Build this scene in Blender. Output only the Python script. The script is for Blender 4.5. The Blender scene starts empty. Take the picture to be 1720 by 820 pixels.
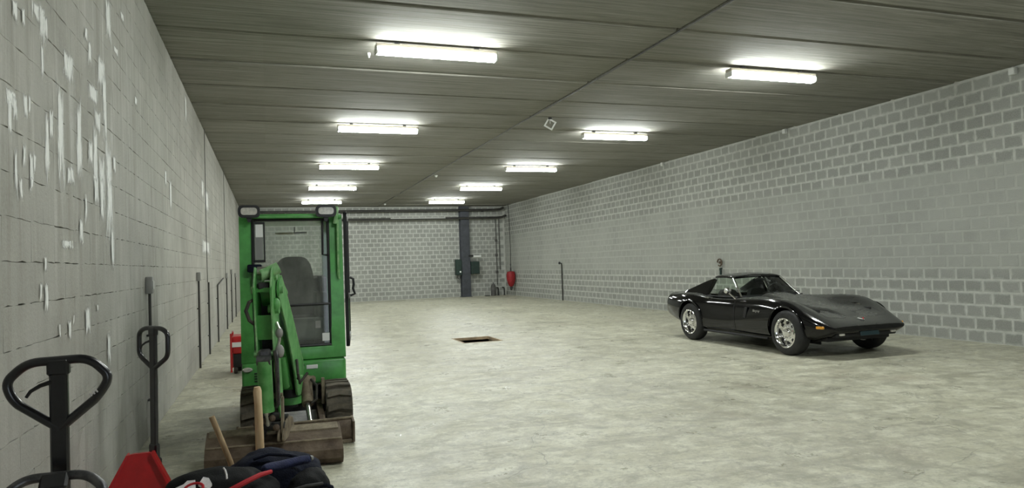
import bpy, bmesh, math, random
from mathutils import Vector, Matrix
from mathutils import noise as mnoise
random.seed(7)
S = bpy.context.scene
C = S.collection
PI = math.pi

# ------------------------------------------------------------------ camera
FPX, YAW, PITCH, ROLL, CAMH = 1179.7, .3347, .0264, -.0331, 1.52
fwd = Vector((math.sin(YAW)*math.cos(PITCH), math.cos(YAW)*math.cos(PITCH), math.sin(PITCH)))
r0 = Vector((math.cos(YAW), -math.sin(YAW), 0)); u0 = r0.cross(fwd)
rr = math.cos(ROLL)*r0 + math.sin(ROLL)*u0
uu = -math.sin(ROLL)*r0 + math.cos(ROLL)*u0
cd = bpy.data.cameras.new('camera'); cd.sensor_width = 36; cd.lens = FPX/1720*36
cd.clip_start = .05; cd.clip_end = 200
cam = bpy.data.objects.new('camera', cd); C.objects.link(cam)
M = Matrix((rr, uu, -fwd)).transposed().to_4x4(); M.translation = Vector((0, 0, CAMH))
cam.matrix_world = M
S.camera = cam

# ------------------------------------------------------------------ world, exposure, light levels
w = bpy.data.worlds.new('world'); S.world = w; w.use_nodes = True
w.node_tree.nodes['Background'].inputs[0].default_value = (.80, .90, 1, 1)
w.node_tree.nodes['Background'].inputs[1].default_value = 1.4
S.view_settings.view_transform = 'Standard'; S.view_settings.look = 'None'
S.view_settings.gamma = 1; S.view_settings.use_curve_mapping = False
S.view_settings.exposure = .86
LAMP_STRENGTH = 62.0
LAMP_COLOR = (.95, 1.0, .97, 1)
S.cycles.use_denoising = True
S.cycles.max_bounces = 8
S.cycles.diffuse_bounces = 5
S.cycles.sample_clamp_indirect = 6

# room extents
XL, XR, YB, YF, ZC = -1.089, 10.693, 31.80, -7.0, 4.226

# ------------------------------------------------------------------ materials
def mat(name, col, rough=.6, metal=0., coat=0., var=0., vscale=6., bump=0., bscale=40., col2=None, spec=.5, stretch=None):
    m = bpy.data.materials.new(name); m.use_nodes = True
    nt = m.node_tree; b = nt.nodes['Principled BSDF']
    b.inputs['Base Color'].default_value = (*col, 1); b.inputs['Roughness'].default_value = rough
    b.inputs['Metallic'].default_value = metal; b.inputs['Coat Weight'].default_value = coat
    b.inputs['Coat Roughness'].default_value = .05
    b.inputs['Specular IOR Level'].default_value = spec
    if var or col2:
        tc = nt.nodes.new('ShaderNodeTexCoord'); mp = nt.nodes.new('ShaderNodeMapping')
        if stretch: mp.inputs['Scale'].default_value = stretch
        nt.links.new(tc.outputs['Object'], mp.inputs[0])
        n = nt.nodes.new('ShaderNodeTexNoise'); n.inputs['Scale'].default_value = vscale
        n.inputs['Detail'].default_value = 6; n.inputs['Roughness'].default_value = .65
        nt.links.new(mp.outputs[0], n.inputs['Vector'])
        rp = nt.nodes.new('ShaderNodeValToRGB')
        c2 = col2 if col2 else tuple(c*(1-var) for c in col)
        c1 = col if col2 else tuple(min(1, c*(1+var)) for c in col)
        rp.color_ramp.elements[0].position = .35; rp.color_ramp.elements[1].position = .65
        rp.color_ramp.elements[0].color = (*c2, 1); rp.color_ramp.elements[1].color = (*c1, 1)
        nt.links.new(n.outputs['Fac'], rp.inputs[0]); nt.links.new(rp.outputs[0], b.inputs['Base Color'])
    if bump:
        tc = nt.nodes.new('ShaderNodeTexCoord')
        n = nt.nodes.new('ShaderNodeTexNoise'); n.inputs['Scale'].default_value = bscale; n.inputs['Detail'].default_value = 4
        nt.links.new(tc.outputs['Object'], n.inputs['Vector'])
        bp = nt.nodes.new('ShaderNodeBump'); bp.inputs['Strength'].default_value = bump; bp.inputs['Distance'].default_value = .01
        nt.links.new(n.outputs['Fac'], bp.inputs['Height']); nt.links.new(bp.outputs[0], b.inputs['Normal'])
    return m

class NT:
    """small node-graph writer"""
    def __init__(s, name):
        s.m = bpy.data.materials.new(name); s.m.use_nodes = True; s.t = s.m.node_tree
        s.b = s.t.nodes['Principled BSDF']
        g = s.t.nodes.new('ShaderNodeNewGeometry'); s.pos = g.outputs['Position']
        sx = s.t.nodes.new('ShaderNodeSeparateXYZ'); s.t.links.new(s.pos, sx.inputs[0])
        s.x, s.y, s.z = sx.outputs
    def put(s, sock, v):
        if isinstance(v, bpy.types.NodeSocket): s.t.links.new(v, sock)
        elif isinstance(v, tuple) and len(v) == 3 and sock.type == 'RGBA': sock.default_value = (*v, 1)
        else: sock.default_value = v
    def math(s, op, a, b=0., c=0., clamp=False):
        n = s.t.nodes.new('ShaderNodeMath'); n.operation = op; n.use_clamp = clamp
        s.put(n.inputs[0], a); s.put(n.inputs[1], b); s.put(n.inputs[2], c); return n.outputs[0]
    def vec(s, x, y, z=0.):
        n = s.t.nodes.new('ShaderNodeCombineXYZ'); s.put(n.inputs[0], x); s.put(n.inputs[1], y); s.put(n.inputs[2], z); return n.outputs[0]
    def noise(s, scale, vec=None, detail=5., rough=.6, stretch=None, dist=0.):
        v = vec if vec is not None else s.pos
        if stretch:
            mp = s.t.nodes.new('ShaderNodeMapping'); mp.inputs['Scale'].default_value = stretch
            s.t.links.new(v, mp.inputs[0]); v = mp.outputs[0]
        n = s.t.nodes.new('ShaderNodeTexNoise'); s.t.links.new(v, n.inputs['Vector'])
        n.inputs['Scale'].default_value = scale; n.inputs['Detail'].default_value = detail
        n.inputs['Roughness'].default_value = rough; n.inputs['Distortion'].default_value = dist
        return n.outputs['Fac']
    def ramp(s, v, lo, hi, a=0., b=1.):
        n = s.t.nodes.new('ShaderNodeMapRange'); n.clamp = True
        s.put(n.inputs[0], v); n.inputs[1].default_value = lo; n.inputs[2].default_value = hi
        s.put(n.inputs[3], a); s.put(n.inputs[4], b); return n.outputs[0]
    def mix(s, f, a, b, mode='MIX'):
        n = s.t.nodes.new('ShaderNodeMix'); n.data_type = 'RGBA'; n.blend_type = mode
        s.put(n.inputs[0], f); s.put(n.inputs[6], a); s.put(n.inputs[7], b); return n.outputs[2]
    def white(s, vec):
        n = s.t.nodes.new('ShaderNodeTexWhiteNoise'); n.noise_dimensions = '3D'; s.t.links.new(vec, n.inputs[0]); return n.outputs[0]
    def bump(s, h, strength=.3, dist=.01):
        n = s.t.nodes.new('ShaderNodeBump'); n.inputs['Strength'].default_value = strength; n.inputs['Distance'].default_value = dist
        s.t.links.new(h, n.inputs['Height']); s.t.links.new(n.outputs[0], s.b.inputs['Normal'])
    def done(s, col, rough):
        s.put(s.b.inputs['Base Color'], col); s.put(s.b.inputs['Roughness'], rough); return s.m

BW, BH = .30, .20      # block module
MORTAR = (.54, .55, .51)
def block_wall_mat(name, axis, is_block, bands):
    n = NT(name); run = n.y if axis == 'y' else n.x
    row = n.math('FLOOR', n.math('DIVIDE', n.z, BH))
    par = n.math('MODULO', row, 2.)
    col = n.math('FLOOR', n.math('ADD', n.math('DIVIDE', run, BW), n.math('MULTIPLY', par, .5)))
    rnd = n.white(n.vec(col, row, 3.))
    fine = n.noise(55., detail=3.)
    big = n.noise(.9, detail=5., rough=.65)
    smear = n.ramp(big, .42, .62)
    mort = n.mix(n.ramp(n.noise(7.), .3, .7), (.42, .43, .395), MORTAR)
    if is_block:
        base = n.mix(rnd, (.225, .232, .212), (.30, .305, .282))
        base = n.mix(n.ramp(fine, .35, .7, 0., .45), base, (.40, .41, .37))
        if bands:
            # courses that were flushed over with mortar: between 1.07 m and 2.82 m, and by the ceiling
            b1 = n.math('MULTIPLY', n.ramp(n.z, 1.0, 1.25), n.ramp(n.z, 2.86, 2.78))
            b2 = n.ramp(n.z, 3.8, 4.0, 0., .5)
            band = n.math('MAXIMUM', b1, b2)
            amt = n.math('MULTIPLY', n.math('ADD', n.math('MULTIPLY', band, .55), .12), n.ramp(big, .30, .62))
            amt = n.math('ADD', amt, n.math('MULTIPLY', band, .25))
        else:
            amt = n.math('MULTIPLY', smear, .35)
        base = n.mix(amt, base, (.37, .38, .345))
        fu = n.math('FRACT', n.math('ADD', n.math('DIVIDE', run, BW), n.math('MULTIPLY', par, .5)))
        fv = n.math('FRACT', n.math('DIVIDE', n.z, BH))
        eu = n.math('MULTIPLY', n.math('MINIMUM', fu, n.math('SUBTRACT', 1., fu)), BW)
        ev = n.math('MULTIPLY', n.math('MINIMUM', fv, n.math('SUBTRACT', 1., fv)), BH)
        ed = n.math('ADD', n.math('MINIMUM', eu, ev), n.math('MULTIPLY', n.math('SUBTRACT', n.noise(9., detail=4., rough=.6), .5), .09))
        sm = n.math('MULTIPLY', n.ramp(ed, .008, .040, .85, 0.), n.ramp(big, .35, .6, .5, 1.))
        if bands: sm = n.math('MULTIPLY', sm, n.math('SUBTRACT', 1., n.math('MULTIPLY', b1, .6)))
        base = n.mix(sm, base, mort)
    else:
        base = mort
        if bands:
            b1 = n.math('MULTIPLY', n.ramp(n.z, 1.0, 1.25), n.ramp(n.z, 2.86, 2.78))
            base = n.mix(n.math('MULTIPLY', b1, .72), base, (.36, .37, .335))
    n.bump(n.noise(90., detail=4.), .35, .008)
    return n.done(base, .92)

def left_wall_mat():
    n = NT('old_block_plaster_grey')
    fine = n.noise(45., detail=4.)
    big = n.noise(1.3, detail=6.)
    base = n.mix(n.ramp(big, .3, .7), (.285, .278, .238), (.47, .462, .42))
    base = n.mix(n.ramp(fine, .35, .75, 0., .5), base, (.44, .435, .395))
    rowr = n.white(n.vec(n.math('FLOOR', n.math('DIVIDE', n.y, .4)), n.math('FLOOR', n.math('DIVIDE', n.z, BH)), 1.))
    base = n.mix(n.math('MULTIPLY', rowr, .22), base, (.30, .30, .27))
    # warm damp discoloration, downward drip marks
    drip = n.noise(1., stretch=(1., 9., .55), detail=5.)
    base = n.mix(n.ramp(drip, .5, .72, 0., .5), base, (.25, .235, .19))
    # white efflorescence runs: narrow in y, long in z, only in some patches of the wall
    st = n.noise(1., stretch=(1., 7.5, .62), detail=2., rough=.45)
    st2 = n.noise(1., stretch=(1., 20., 1.3), detail=2., rough=.5)
    patch = n.noise(.9, stretch=(1., 1.2, .9), detail=2.)
    near = n.math('MULTIPLY', n.ramp(n.y, 3.0, 3.9), n.ramp(n.y, 7.4, 6.0))
    hz = n.math('MULTIPLY', n.ramp(n.z, 1.25, 2.2), n.ramp(n.z, 4.1, 3.5))
    zone = n.math('MULTIPLY', n.math('MAXIMUM', near, n.ramp(n.noise(.35, detail=1.), .56, .64, 0., .8)), hz)
    zone = n.math('MULTIPLY', zone, n.ramp(patch, .36, .5))
    s1 = n.math('MULTIPLY', n.ramp(st, .56, .64), n.ramp(st2, .36, .5))
    s1 = n.math('MULTIPLY', s1, n.ramp(n.noise(14., detail=4.), .3, .5, .45, 1.))
    base = n.mix(n.math('MULTIPLY', n.math('MULTIPLY', s1, zone), .35), base, (.70, .71, .68))
    # faint limewash runs everywhere
    faint = n.math('MULTIPLY', n.ramp(n.noise(1., stretch=(1., 11., .5), detail=4.), .57, .70, 0., .35), hz)
    base = n.mix(faint, base, (.62, .62, .58))
    n.bump(n.noise(60., detail=5.), .45, .010)
    return n.done(base, .9)

def floor_mat():
    n = NT('worn_concrete_floor')
    big = n.noise(.55, detail=6., rough=.62)
    mid = n.noise(3.0, detail=6., rough=.68, dist=.6)
    base = n.mix(n.ramp(big, .32, .68), (.40, .386, .285), (.57, .555, .43))
    base = n.mix(n.ramp(mid, .46, .62, 0., .6), base, (.69, .68, .55))
    base = n.mix(n.ramp(n.noise(1.7, detail=8., rough=.75, dist=1.2), .50, .62, 0., .62), base, (.26, .25, .19))
    base = n.mix(n.ramp(n.noise(1.0, stretch=(.9, 5., 1.), detail=7., rough=.7, dist=.8), .50, .63, 0., .55), base, (.29, .275, .21))
    base = n.mix(n.ramp(n.noise(24., detail=4.), .52, .66, 0., .45), base, (.32, .312, .25))
    base = n.mix(n.ramp(n.noise(7., detail=9., rough=.8, dist=.5), .49, .60, 0., .55), base, (.25, .242, .185))
    base = n.mix(n.ramp(n.noise(5., stretch=(1., 1., 1.), detail=9., rough=.8), .54, .62, 0., .5), base, (.74, .73, .605))
    # fine crazing cracks
    v = n.t.nodes.new('ShaderNodeTexVoronoi'); v.voronoi_dimensions = '2D'; v.feature = 'DISTANCE_TO_EDGE'; v.inputs['Scale'].default_value = .75
    dn = n.t.nodes.new('ShaderNodeTexNoise'); dn.inputs['Scale'].default_value = 2.2; dn.inputs['Detail'].default_value = 6
    n.t.links.new(n.pos, dn.inputs['Vector'])
    vm = n.t.nodes.new('ShaderNodeVectorMath'); vm.operation = 'MULTIPLY_ADD'
    n.t.links.new(dn.outputs['Color'], vm.inputs[0]); vm.inputs[1].default_value = (.35, .35, 0); n.t.links.new(n.pos, vm.inputs[2])
    n.t.links.new(vm.outputs[0], v.inputs['Vector'])
    crack = n.math('MULTIPLY', n.ramp(v.outputs['Distance'], .0, .006, 1., 0.), n.ramp(n.noise(.7, detail=3.), .47, .58))
    base = n.mix(n.math('MULTIPLY', crack, .55), base, (.17, .165, .13))
    # reddish oil-and-rust patch at the right, seen as a stain
    base = n.mix(n.math('MULTIPLY', n.ramp(n.noise(.8, detail=5.), .58, .72, 0., .35), n.ramp(n.x, 3., 5.)), base, (.33, .26, .20))
    n.bump(n.math('ADD', n.noise(9., detail=8., rough=.7), n.math('MULTIPLY', crack, -.5)), .42, .03)
    rough = n.ramp(n.noise(2.0, detail=6., rough=.7), .35, .65, .24, .58)
    return n.done(base, rough)

def ceiling_mat():
    n = NT('precast_concrete_ceiling')
    cid = n.white(n.vec(n.math('FLOOR', n.math('DIVIDE', n.math('SUBTRACT', n.y, .94), 1.24)), n.math('FLOOR', n.math('DIVIDE', n.x, 4.67)), 2.))
    grain = n.noise(1., stretch=(.7, 22., 1.), detail=7., rough=.7)
    grain2 = n.noise(1., stretch=(2.2, 60., 1.), detail=4., rough=.7)
    base = n.mix(cid, (.25, .245, .212), (.33, .32, .282))
    base = n.mix(n.ramp(grain, .38, .66), (.145, .14, .118), base)
    base = n.mix(n.ramp(grain2, .5, .75, 0., .5), base, (.43, .42, .37))
    base = n.mix(n.ramp(n.noise(.8, detail=5.), .5, .7, 0., .4), base, (.17, .165, .14))
    n.bump(grain2, .35, .01)
    return n.done(base, .85)

M_ = {}
M_['floor'] = floor_mat()
M_['ceil'] = ceiling_mat()
M_['lwall'] = left_wall_mat()
M_['lmortar'] = mat('recessed_bed_joint', (.11, .10, .08), .95, var=.3, vscale=8)
M_['rblock'] = block_wall_mat('block_grey_side', 'y', True, True)
M_['rmortar'] = block_wall_mat('mortar_side', 'y', False, True)
M_['bblock'] = block_wall_mat('block_grey_end', 'x', True, False)
M_['bmortar'] = block_wall_mat('mortar_end', 'x', False, False)
M_['green'] = mat('green_machine_paint', (.075, .31, .07), .38, coat=.15, var=.22, vscale=5, bump=.05)
M_['green_worn'] = mat('worn_green_paint', (.13, .36, .11), .5, col2=(.05, .23, .045), vscale=9)
M_['green_pale'] = mat('pale_worn_green_edge', (.30, .50, .25), .5, col2=(.10, .30, .09), vscale=14)
M_['rubber'] = mat('black_rubber', (.022, .021, .019), .75, col2=(.055, .048, .036), vscale=12, bump=.3)
M_['track'] = mat('muddy_track_rubber', (.05, .046, .036), .85, col2=(.13, .11, .08), vscale=9, bump=.4)
M_['dark'] = mat('dark_steel', (.018, .018, .017), .6, var=.4, vscale=9)
M_['black'] = mat('black_plastic', (.012, .012, .013), .42)
M_['blackpaint'] = mat('black_enamel', (.010, .010, .013), .3, coat=.4, var=.3, vscale=20)
M_['greysteel'] = mat('scuffed_grey_steel', (.16, .16, .165), .38, metal=.8, col2=(.045, .045, .05), vscale=14)
M_['rust'] = mat('rusty_bucket_steel', (.150, .112, .075), .72, metal=.15, col2=(.058, .036, .022), vscale=6, bump=.5, bscale=30)
M_['rustlight'] = mat('worn_steel_tan', (.27, .225, .155), .65, metal=.2, col2=(.12, .09, .055), vscale=12, bump=.3)
M_['chrome'] = mat('chrome', (.78, .78, .78), .12, metal=1.)
M_['rod'] = mat('steel_rod', (.5, .49, .45), .3, metal=.9, var=.2)
M_['seat'] = mat('grey_seat_fabric', (.075, .068, .062), .9, var=.3, vscale=20, bump=.3)
M_['greyplastic'] = mat('grey_plastic', (.24, .24, .225), .6, var=.15)
M_['whiteplastic'] = mat('white_plastic', (.68, .69, .66), .5)
M_['paper'] = mat('white_paper', (.75, .76, .74), .8)
M_['lens'] = mat('clear_lamp_lens', (.42, .41, .38), .2, coat=.5, col2=(.62, .60, .54), vscale=30)
M_['red'] = mat('red_enamel', (.47, .010, .014), .32, coat=.3, var=.18, vscale=7)
M_['redmatt'] = mat('red_cover', (.28, .010, .015), .6, var=.3, vscale=8)
M_['wood'] = mat('ash_wood', (.74, .57, .36), .6, col2=(.56, .38, .20), vscale=5, stretch=(8, 8, .8))
M_['wood2'] = mat('brown_wood', (.44, .32, .18), .65, col2=(.26, .175, .09), vscale=5, stretch=(8, 8, .8))
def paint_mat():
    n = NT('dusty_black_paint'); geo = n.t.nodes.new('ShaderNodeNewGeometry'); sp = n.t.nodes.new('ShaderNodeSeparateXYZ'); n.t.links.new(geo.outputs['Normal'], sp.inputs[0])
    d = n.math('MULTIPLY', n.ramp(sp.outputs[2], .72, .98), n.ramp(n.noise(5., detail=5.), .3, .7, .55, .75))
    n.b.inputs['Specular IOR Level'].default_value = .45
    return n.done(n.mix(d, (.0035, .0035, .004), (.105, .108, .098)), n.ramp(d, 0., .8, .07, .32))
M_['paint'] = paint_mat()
M_['carblack'] = mat('car_interior_black', (.010, .010, .011), .7)
M_['tire'] = mat('tire_rubber', (.016, .016, .016), .7, var=.3, vscale=20)
M_['amber'] = mat('amber_lens', (.80, .36, .04), .25, coat=.5)
M_['plate'] = mat('dark_teal_plate', (.010, .035, .045), .4)
M_['conduit'] = mat('grey_conduit', (.09, .088, .082), .6, var=.3, vscale=6)
M_['pipe'] = mat('dark_pipe', (.035, .034, .03), .55, var=.4, vscale=3)
M_['steelbeam'] = mat('dark_blue_grey_steel', (.050, .055, .066), .55, var=.3, vscale=4)
M_['greenbox'] = mat('dark_green_box', (.012, .030, .024), .5, var=.3)
M_['boxgrey'] = mat('light_grey_box', (.55, .56, .52), .6)
M_['navy'] = mat('navy_fabric', (.014, .019, .060), .85, var=.35, vscale=16, bump=.5, bscale=120)
M_['navydark'] = mat('dark_navy_fabric', (.006, .008, .018), .85, spec=.2, var=.4, vscale=9, bump=.5, bscale=120)
M_['blackcloth'] = mat('black_nylon', (.006, .0065, .007), .75, spec=.15, var=.4, vscale=10, bump=.4, bscale=150)
M_['redcloth'] = mat('red_trim_fabric', (.42, .012, .02), .7, var=.2)
M_['whiteprint'] = mat('white_print', (.72, .70, .70), .7, var=.15, vscale=30)
M_['housing'] = mat('lamp_housing', (.50, .46, .38), .5)
M_['pit'] = mat('pit_brick_brown', (.36, .28, .18), .9, var=.35, vscale=5, bump=.4)
M_['yellow'] = mat('dull_yellow', (.45, .38, .16), .6)

def glass_mat(name, tint, dust=0.):
    m = bpy.data.materials.new(name); m.use_nodes = True; t = m.node_tree
    t.nodes.remove(t.nodes['Principled BSDF'])
    tr = t.nodes.new('ShaderNodeBsdfTransparent'); tr.inputs[0].default_value = (*tint, 1)
    gl = t.nodes.new('ShaderNodeBsdfGlossy'); gl.inputs['Roughness'].default_value = .03
    fr = t.nodes.new('ShaderNodeFresnel'); fr.inputs[0].default_value = 1.45
    mx = t.nodes.new('ShaderNodeMixShader'); t.links.new(fr.outputs[0], mx.inputs[0])
    t.links.new(tr.outputs[0], mx.inputs[1]); t.links.new(gl.outputs[0], mx.inputs[2]); out = mx
    if dust:
        df = t.nodes.new('ShaderNodeBsdfDiffuse'); df.inputs[0].default_value = (.62, .63, .58, 1)
        g_ = t.nodes.new('ShaderNodeNewGeometry'); mp = t.nodes.new('ShaderNodeMapping'); mp.inputs['Scale'].default_value = (9, 9, 3); t.links.new(g_.outputs['Position'], mp.inputs[0])
        n = t.nodes.new('ShaderNodeTexNoise'); n.inputs['Scale'].default_value = 1.; n.inputs['Detail'].default_value = 5; t.links.new(mp.outputs[0], n.inputs['Vector'])
        rp = t.nodes.new('ShaderNodeMapRange'); rp.inputs[1].default_value = .3; rp.inputs[2].default_value = .7; rp.inputs[3].default_value = dust*.3; rp.inputs[4].default_value = dust*1.7; t.links.new(n.outputs['Fac'], rp.inputs[0])
        m2 = t.nodes.new('ShaderNodeMixShader'); t.links.new(rp.outputs[0], m2.inputs[0]); t.links.new(mx.outputs[0], m2.inputs[1]); t.links.new(df.outputs[0], m2.inputs[2]); out = m2
    t.links.new(out.outputs[0], t.nodes['Material Output'].inputs[0]); return m
M_['glass'] = glass_mat('dusty_clear_glass', (.94, .96, .94), .10)
M_['carglass'] = glass_mat('tinted_car_glass', (.84, .90, .85))

def emit_mat(name, col, strength):
    m = bpy.data.materials.new(name); m.use_nodes = True
    b = m.node_tree.nodes['Principled BSDF']; b.inputs['Base Color'].default_value = (.9, .9, .9, 1)
    b.inputs['Emission Color'].default_value = col; b.inputs['Emission Strength'].default_value = strength; return m
M_['tube_light'] = emit_mat('lit_diffuser', LAMP_COLOR, LAMP_STRENGTH)

# ------------------------------------------------------------------ helpers
def link(name, me, m, parent=None, loc=None, rot=None, smooth=None):
    if m is not None and len(me.materials) == 0: me.materials.append(M_[m] if isinstance(m, str) else m)
    if smooth is not None:
        for p in me.polygons: p.use_smooth = True
        me.set_sharp_from_angle(angle=math.radians(smooth))
    o = bpy.data.objects.new(name, me); C.objects.link(o)
    if parent: o.parent = parent
    if loc is not None: o.location = loc
    if rot is not None: o.rotation_euler = rot
    return o
def tag(o, label=None, cat=None, group=None, kind=None):
    if label: o['label'] = label
    if cat: o['category'] = cat
    if group: o['group'] = group
    if kind: o['kind'] = kind
    return o
def thing(name, label, cat, loc=(0, 0, 0), rz=0., group=None):
    o = bpy.data.objects.new(name, None); C.objects.link(o); o.empty_display_size = .1
    o.location = loc; o.rotation_euler = (0, 0, rz); return tag(o, label, cat, group)

class G:
    def __init__(s): s.bm = bmesh.new()
    def box(s, c, size, bev=0., rot=None, seg=1):
        r = bmesh.ops.create_cube(s.bm, size=1.); vs = r['verts']
        for v in vs: v.co = Vector((v.co.x*size[0], v.co.y*size[1], v.co.z*size[2]))
        if bev:
            es = list({e for v in vs for e in v.link_edges})
            rb = bmesh.ops.bevel(s.bm, geom=es, offset=bev, segments=seg, affect='EDGES', profile=.5)
            vs = list({v for f in rb['faces'] for v in f.verts} | {v for v in vs if v.is_valid})
        R = rot.to_matrix() if rot is not None and hasattr(rot, 'to_matrix') else rot
        for v in vs:
            if R is not None: v.co = R @ v.co
            v.co += Vector(c)
        return s
    def box2(s, a, b, bev=0., seg=1):
        a, b = Vector(a), Vector(b); d = b-a
        return s.box((a+b)/2, (abs(d.x), abs(d.y), abs(d.z)), bev, None, seg)
    def tube(s, pts, r, seg=10, closed=False, cap=True):
        pts = [Vector(p) for p in pts]; n = len(pts); rs = r if isinstance(r, (list, tuple)) else [r]*n
        rings = []; prev = None
        for i, p in enumerate(pts):
            if closed: t = (pts[(i+1) % n]-pts[i-1])
            else: t = pts[min(i+1, n-1)]-pts[max(i-1, 0)]
            t.normalize()
            if prev is None:
                a = Vector((0, 0, 1)) if abs(t.z) < .9 else Vector((1, 0, 0))
                nrm = t.cross(a).normalized()
            else:
                nrm = (prev - t*prev.dot(t)).normalized()
            prev = nrm; bn = t.cross(nrm)
            rings.append([s.bm.verts.new(p + rs[i]*(math.cos(2*PI*k/seg)*nrm + math.sin(2*PI*k/seg)*bn)) for k in range(seg)])
        m = n if closed else n-1
        for i in range(m):
            A, B = rings[i], rings[(i+1) % n]
            for k in range(seg): s.bm.faces.new((A[k], A[(k+1) % seg], B[(k+1) % seg], B[k]))
        if not closed and cap:
            s.bm.faces.new(rings[0][::-1]); s.bm.faces.new(rings[-1])
        return s
    def cyl(s, a, b, r, r2=None, seg=16):
        return s.tube([a, b], [r, r if r2 is None else r2], seg)
    def prism(s, pts, fn, t0, t1):
        """2-D outline pts extruded from t0 to t1; fn(u,v,t)->xyz"""
        A = [s.bm.verts.new(fn(u, v, t0)) for u, v in pts]; B = [s.bm.verts.new(fn(u, v, t1)) for u, v in pts]
        n = len(pts)
        s.bm.faces.new(A[::-1]); s.bm.faces.new(B)
        for i in range(n): s.bm.faces.new((A[i], A[(i+1) % n], B[(i+1) % n], B[i]))
        return s
    def lathe(s, prof, o, axis='x', seg=32, closed=False, cap=True):
        """prof: list of (radius, along)"""
        o = Vector(o); rings = []
        for rad, al in prof:
            ring = []
            for k in range(seg):
                c, d = rad*math.cos(2*PI*k/seg), rad*math.sin(2*PI*k/seg)
                p = {'x': (al, c, d), 'y': (c, al, d), 'z': (c, d, al)}[axis]
                ring.append(s.bm.verts.new(o+Vector(p)))
            rings.append(ring)
        pr = list(zip(rings, rings[1:])) + ([(rings[-1], rings[0])] if closed else [])
        for A, B in pr:
            for k in range(seg): s.bm.faces.new((A[k], A[(k+1) % seg], B[(k+1) % seg], B[k]))
        if not closed and cap:
            if prof[0][0] > 1e-4: s.bm.faces.new(rings[0][::-1])
            if prof[-1][0] > 1e-4: s.bm.faces.new(rings[-1])
        return s
    def ball(s, c, r, sc=(1, 1, 1), u=20, v=12):
        x = bmesh.ops.create_uvsphere(s.bm, u_segments=u, v_segments=v, radius=r)
        for k in x['verts']: k.co = Vector((k.co.x*sc[0], k.co.y*sc[1], k.co.z*sc[2]))+Vector(c)
        return s
    def grid(s, rows, thick=0., flip=False):
        V = [[s.bm.verts.new(p) for p in r] for r in rows]; fs = []
        for i in range(len(V)-1):
            for j in range(len(V[0])-1):
                q = (V[i][j], V[i][j+1], V[i+1][j+1], V[i+1][j]); fs.append(s.bm.faces.new(q[::-1] if flip else q))
        if thick:
            bmesh.ops.recalc_face_normals(s.bm, faces=fs)
            bmesh.ops.solidify(s.bm, geom=fs, thickness=thick)
        return s
    def mesh(s, name):
        bmesh.ops.remove_doubles(s.bm, verts=s.bm.verts, dist=1e-5)
        bmesh.ops.recalc_face_normals(s.bm, faces=s.bm.faces)
        me = bpy.data.meshes.new(name); s.bm.to_mesh(me); s.bm.free(); return me
    def obj(s, name, m, parent=None, smooth=35, loc=None, rot=None):
        return link(name, s.mesh(name), m, parent, loc, rot, smooth)
def apply_mods(o):
    dg = bpy.context.evaluated_depsgraph_get(); dg.update()
    me = bpy.data.meshes.new_from_object(o.evaluated_get(dg)); o.modifiers.clear(); old = o.data; o.data = me
    return o
def subsurf(o, lv=2):
    md = o.modifiers.new('s', 'SUBSURF'); md.levels = lv; md.render_levels = lv; return o
def project(P):
    d = Vector(P)-Vector((0, 0, CAMH)); z = d.dot(fwd)
    if z < .1: return None
    return (860+FPX*d.dot(rr)/z, 410-FPX*d.dot(uu)/z, z)
def rounded(pts, rad, n=4):
    """round the corners of a closed 2-D outline"""
    out = []; m = len(pts)
    for i in range(m):
        p, a, b = Vector(pts[i]), Vector(pts[i-1]), Vector(pts[(i+1) % m])
        d1, d2 = (a-p), (b-p); r_ = min(rad, d1.length*.45, d2.length*.45)
        s, e = p+d1.normalized()*r_, p+d2.normalized()*r_
        for k in range(n+1):
            t = k/n; out.append(tuple((1-t)**2*s+2*t*(1-t)*p+t*t*e))
    return out

# ------------------------------------------------------------------ setting: floor, pit
PX0, PX1, PY0, PY1 = 3.51, 4.31, 13.10, 14.07
g = G()
for (a, b, c, d) in ((XL-.3, -14., XR+.3, PY0), (XL-.3, PY1, XR+.3, YB+.3), (XL-.3, PY0, PX0, PY1), (PX1, PY0, XR+.3, PY1)):
    g.box2((a, b, -.15), (c, d, 0))
fl = g.obj('floor', 'floor', None, None); tag(fl, 'worn pale concrete floor with fine cracks and scuffs', 'floor', kind='structure')
g = G(); t = .04
for a, b in (((PX0-t, PY0-t, -.34), (PX1+t, PY0, -.006)), ((PX0-t, PY1, -.34), (PX1+t, PY1+t, -.006)), ((PX0-t, PY0, -.34), (PX0, PY1, -.006)), ((PX1, PY0, -.34), (PX1+t, PY1, -.006)), ((PX0-t, PY0-t, -.38), (PX1+t, PY1+t, -.34))):
    g.box2(a, b)
g.obj('pit_lining', 'pit', fl, None)
g = G()
for a, b in (((PX0, PY0, -.05), (PX0+.035, PY1, .004)), ((PX1-.035, PY0, -.05), (PX1, PY1, .004)), ((PX0, PY0, -.05), (PX1, PY0+.035, .004)), ((PX0, PY1-.035, -.05), (PX1, PY1, .004))):
    g.box2(a, b)
g.obj('pit_rim', 'pit', fl, None)
g = G(); g.box2((PX0+.10, PY0+.04, -.30), (PX0+.18, PY1-.04, -.12)); g.obj('pit_beam', 'pit', fl, None)

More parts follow.
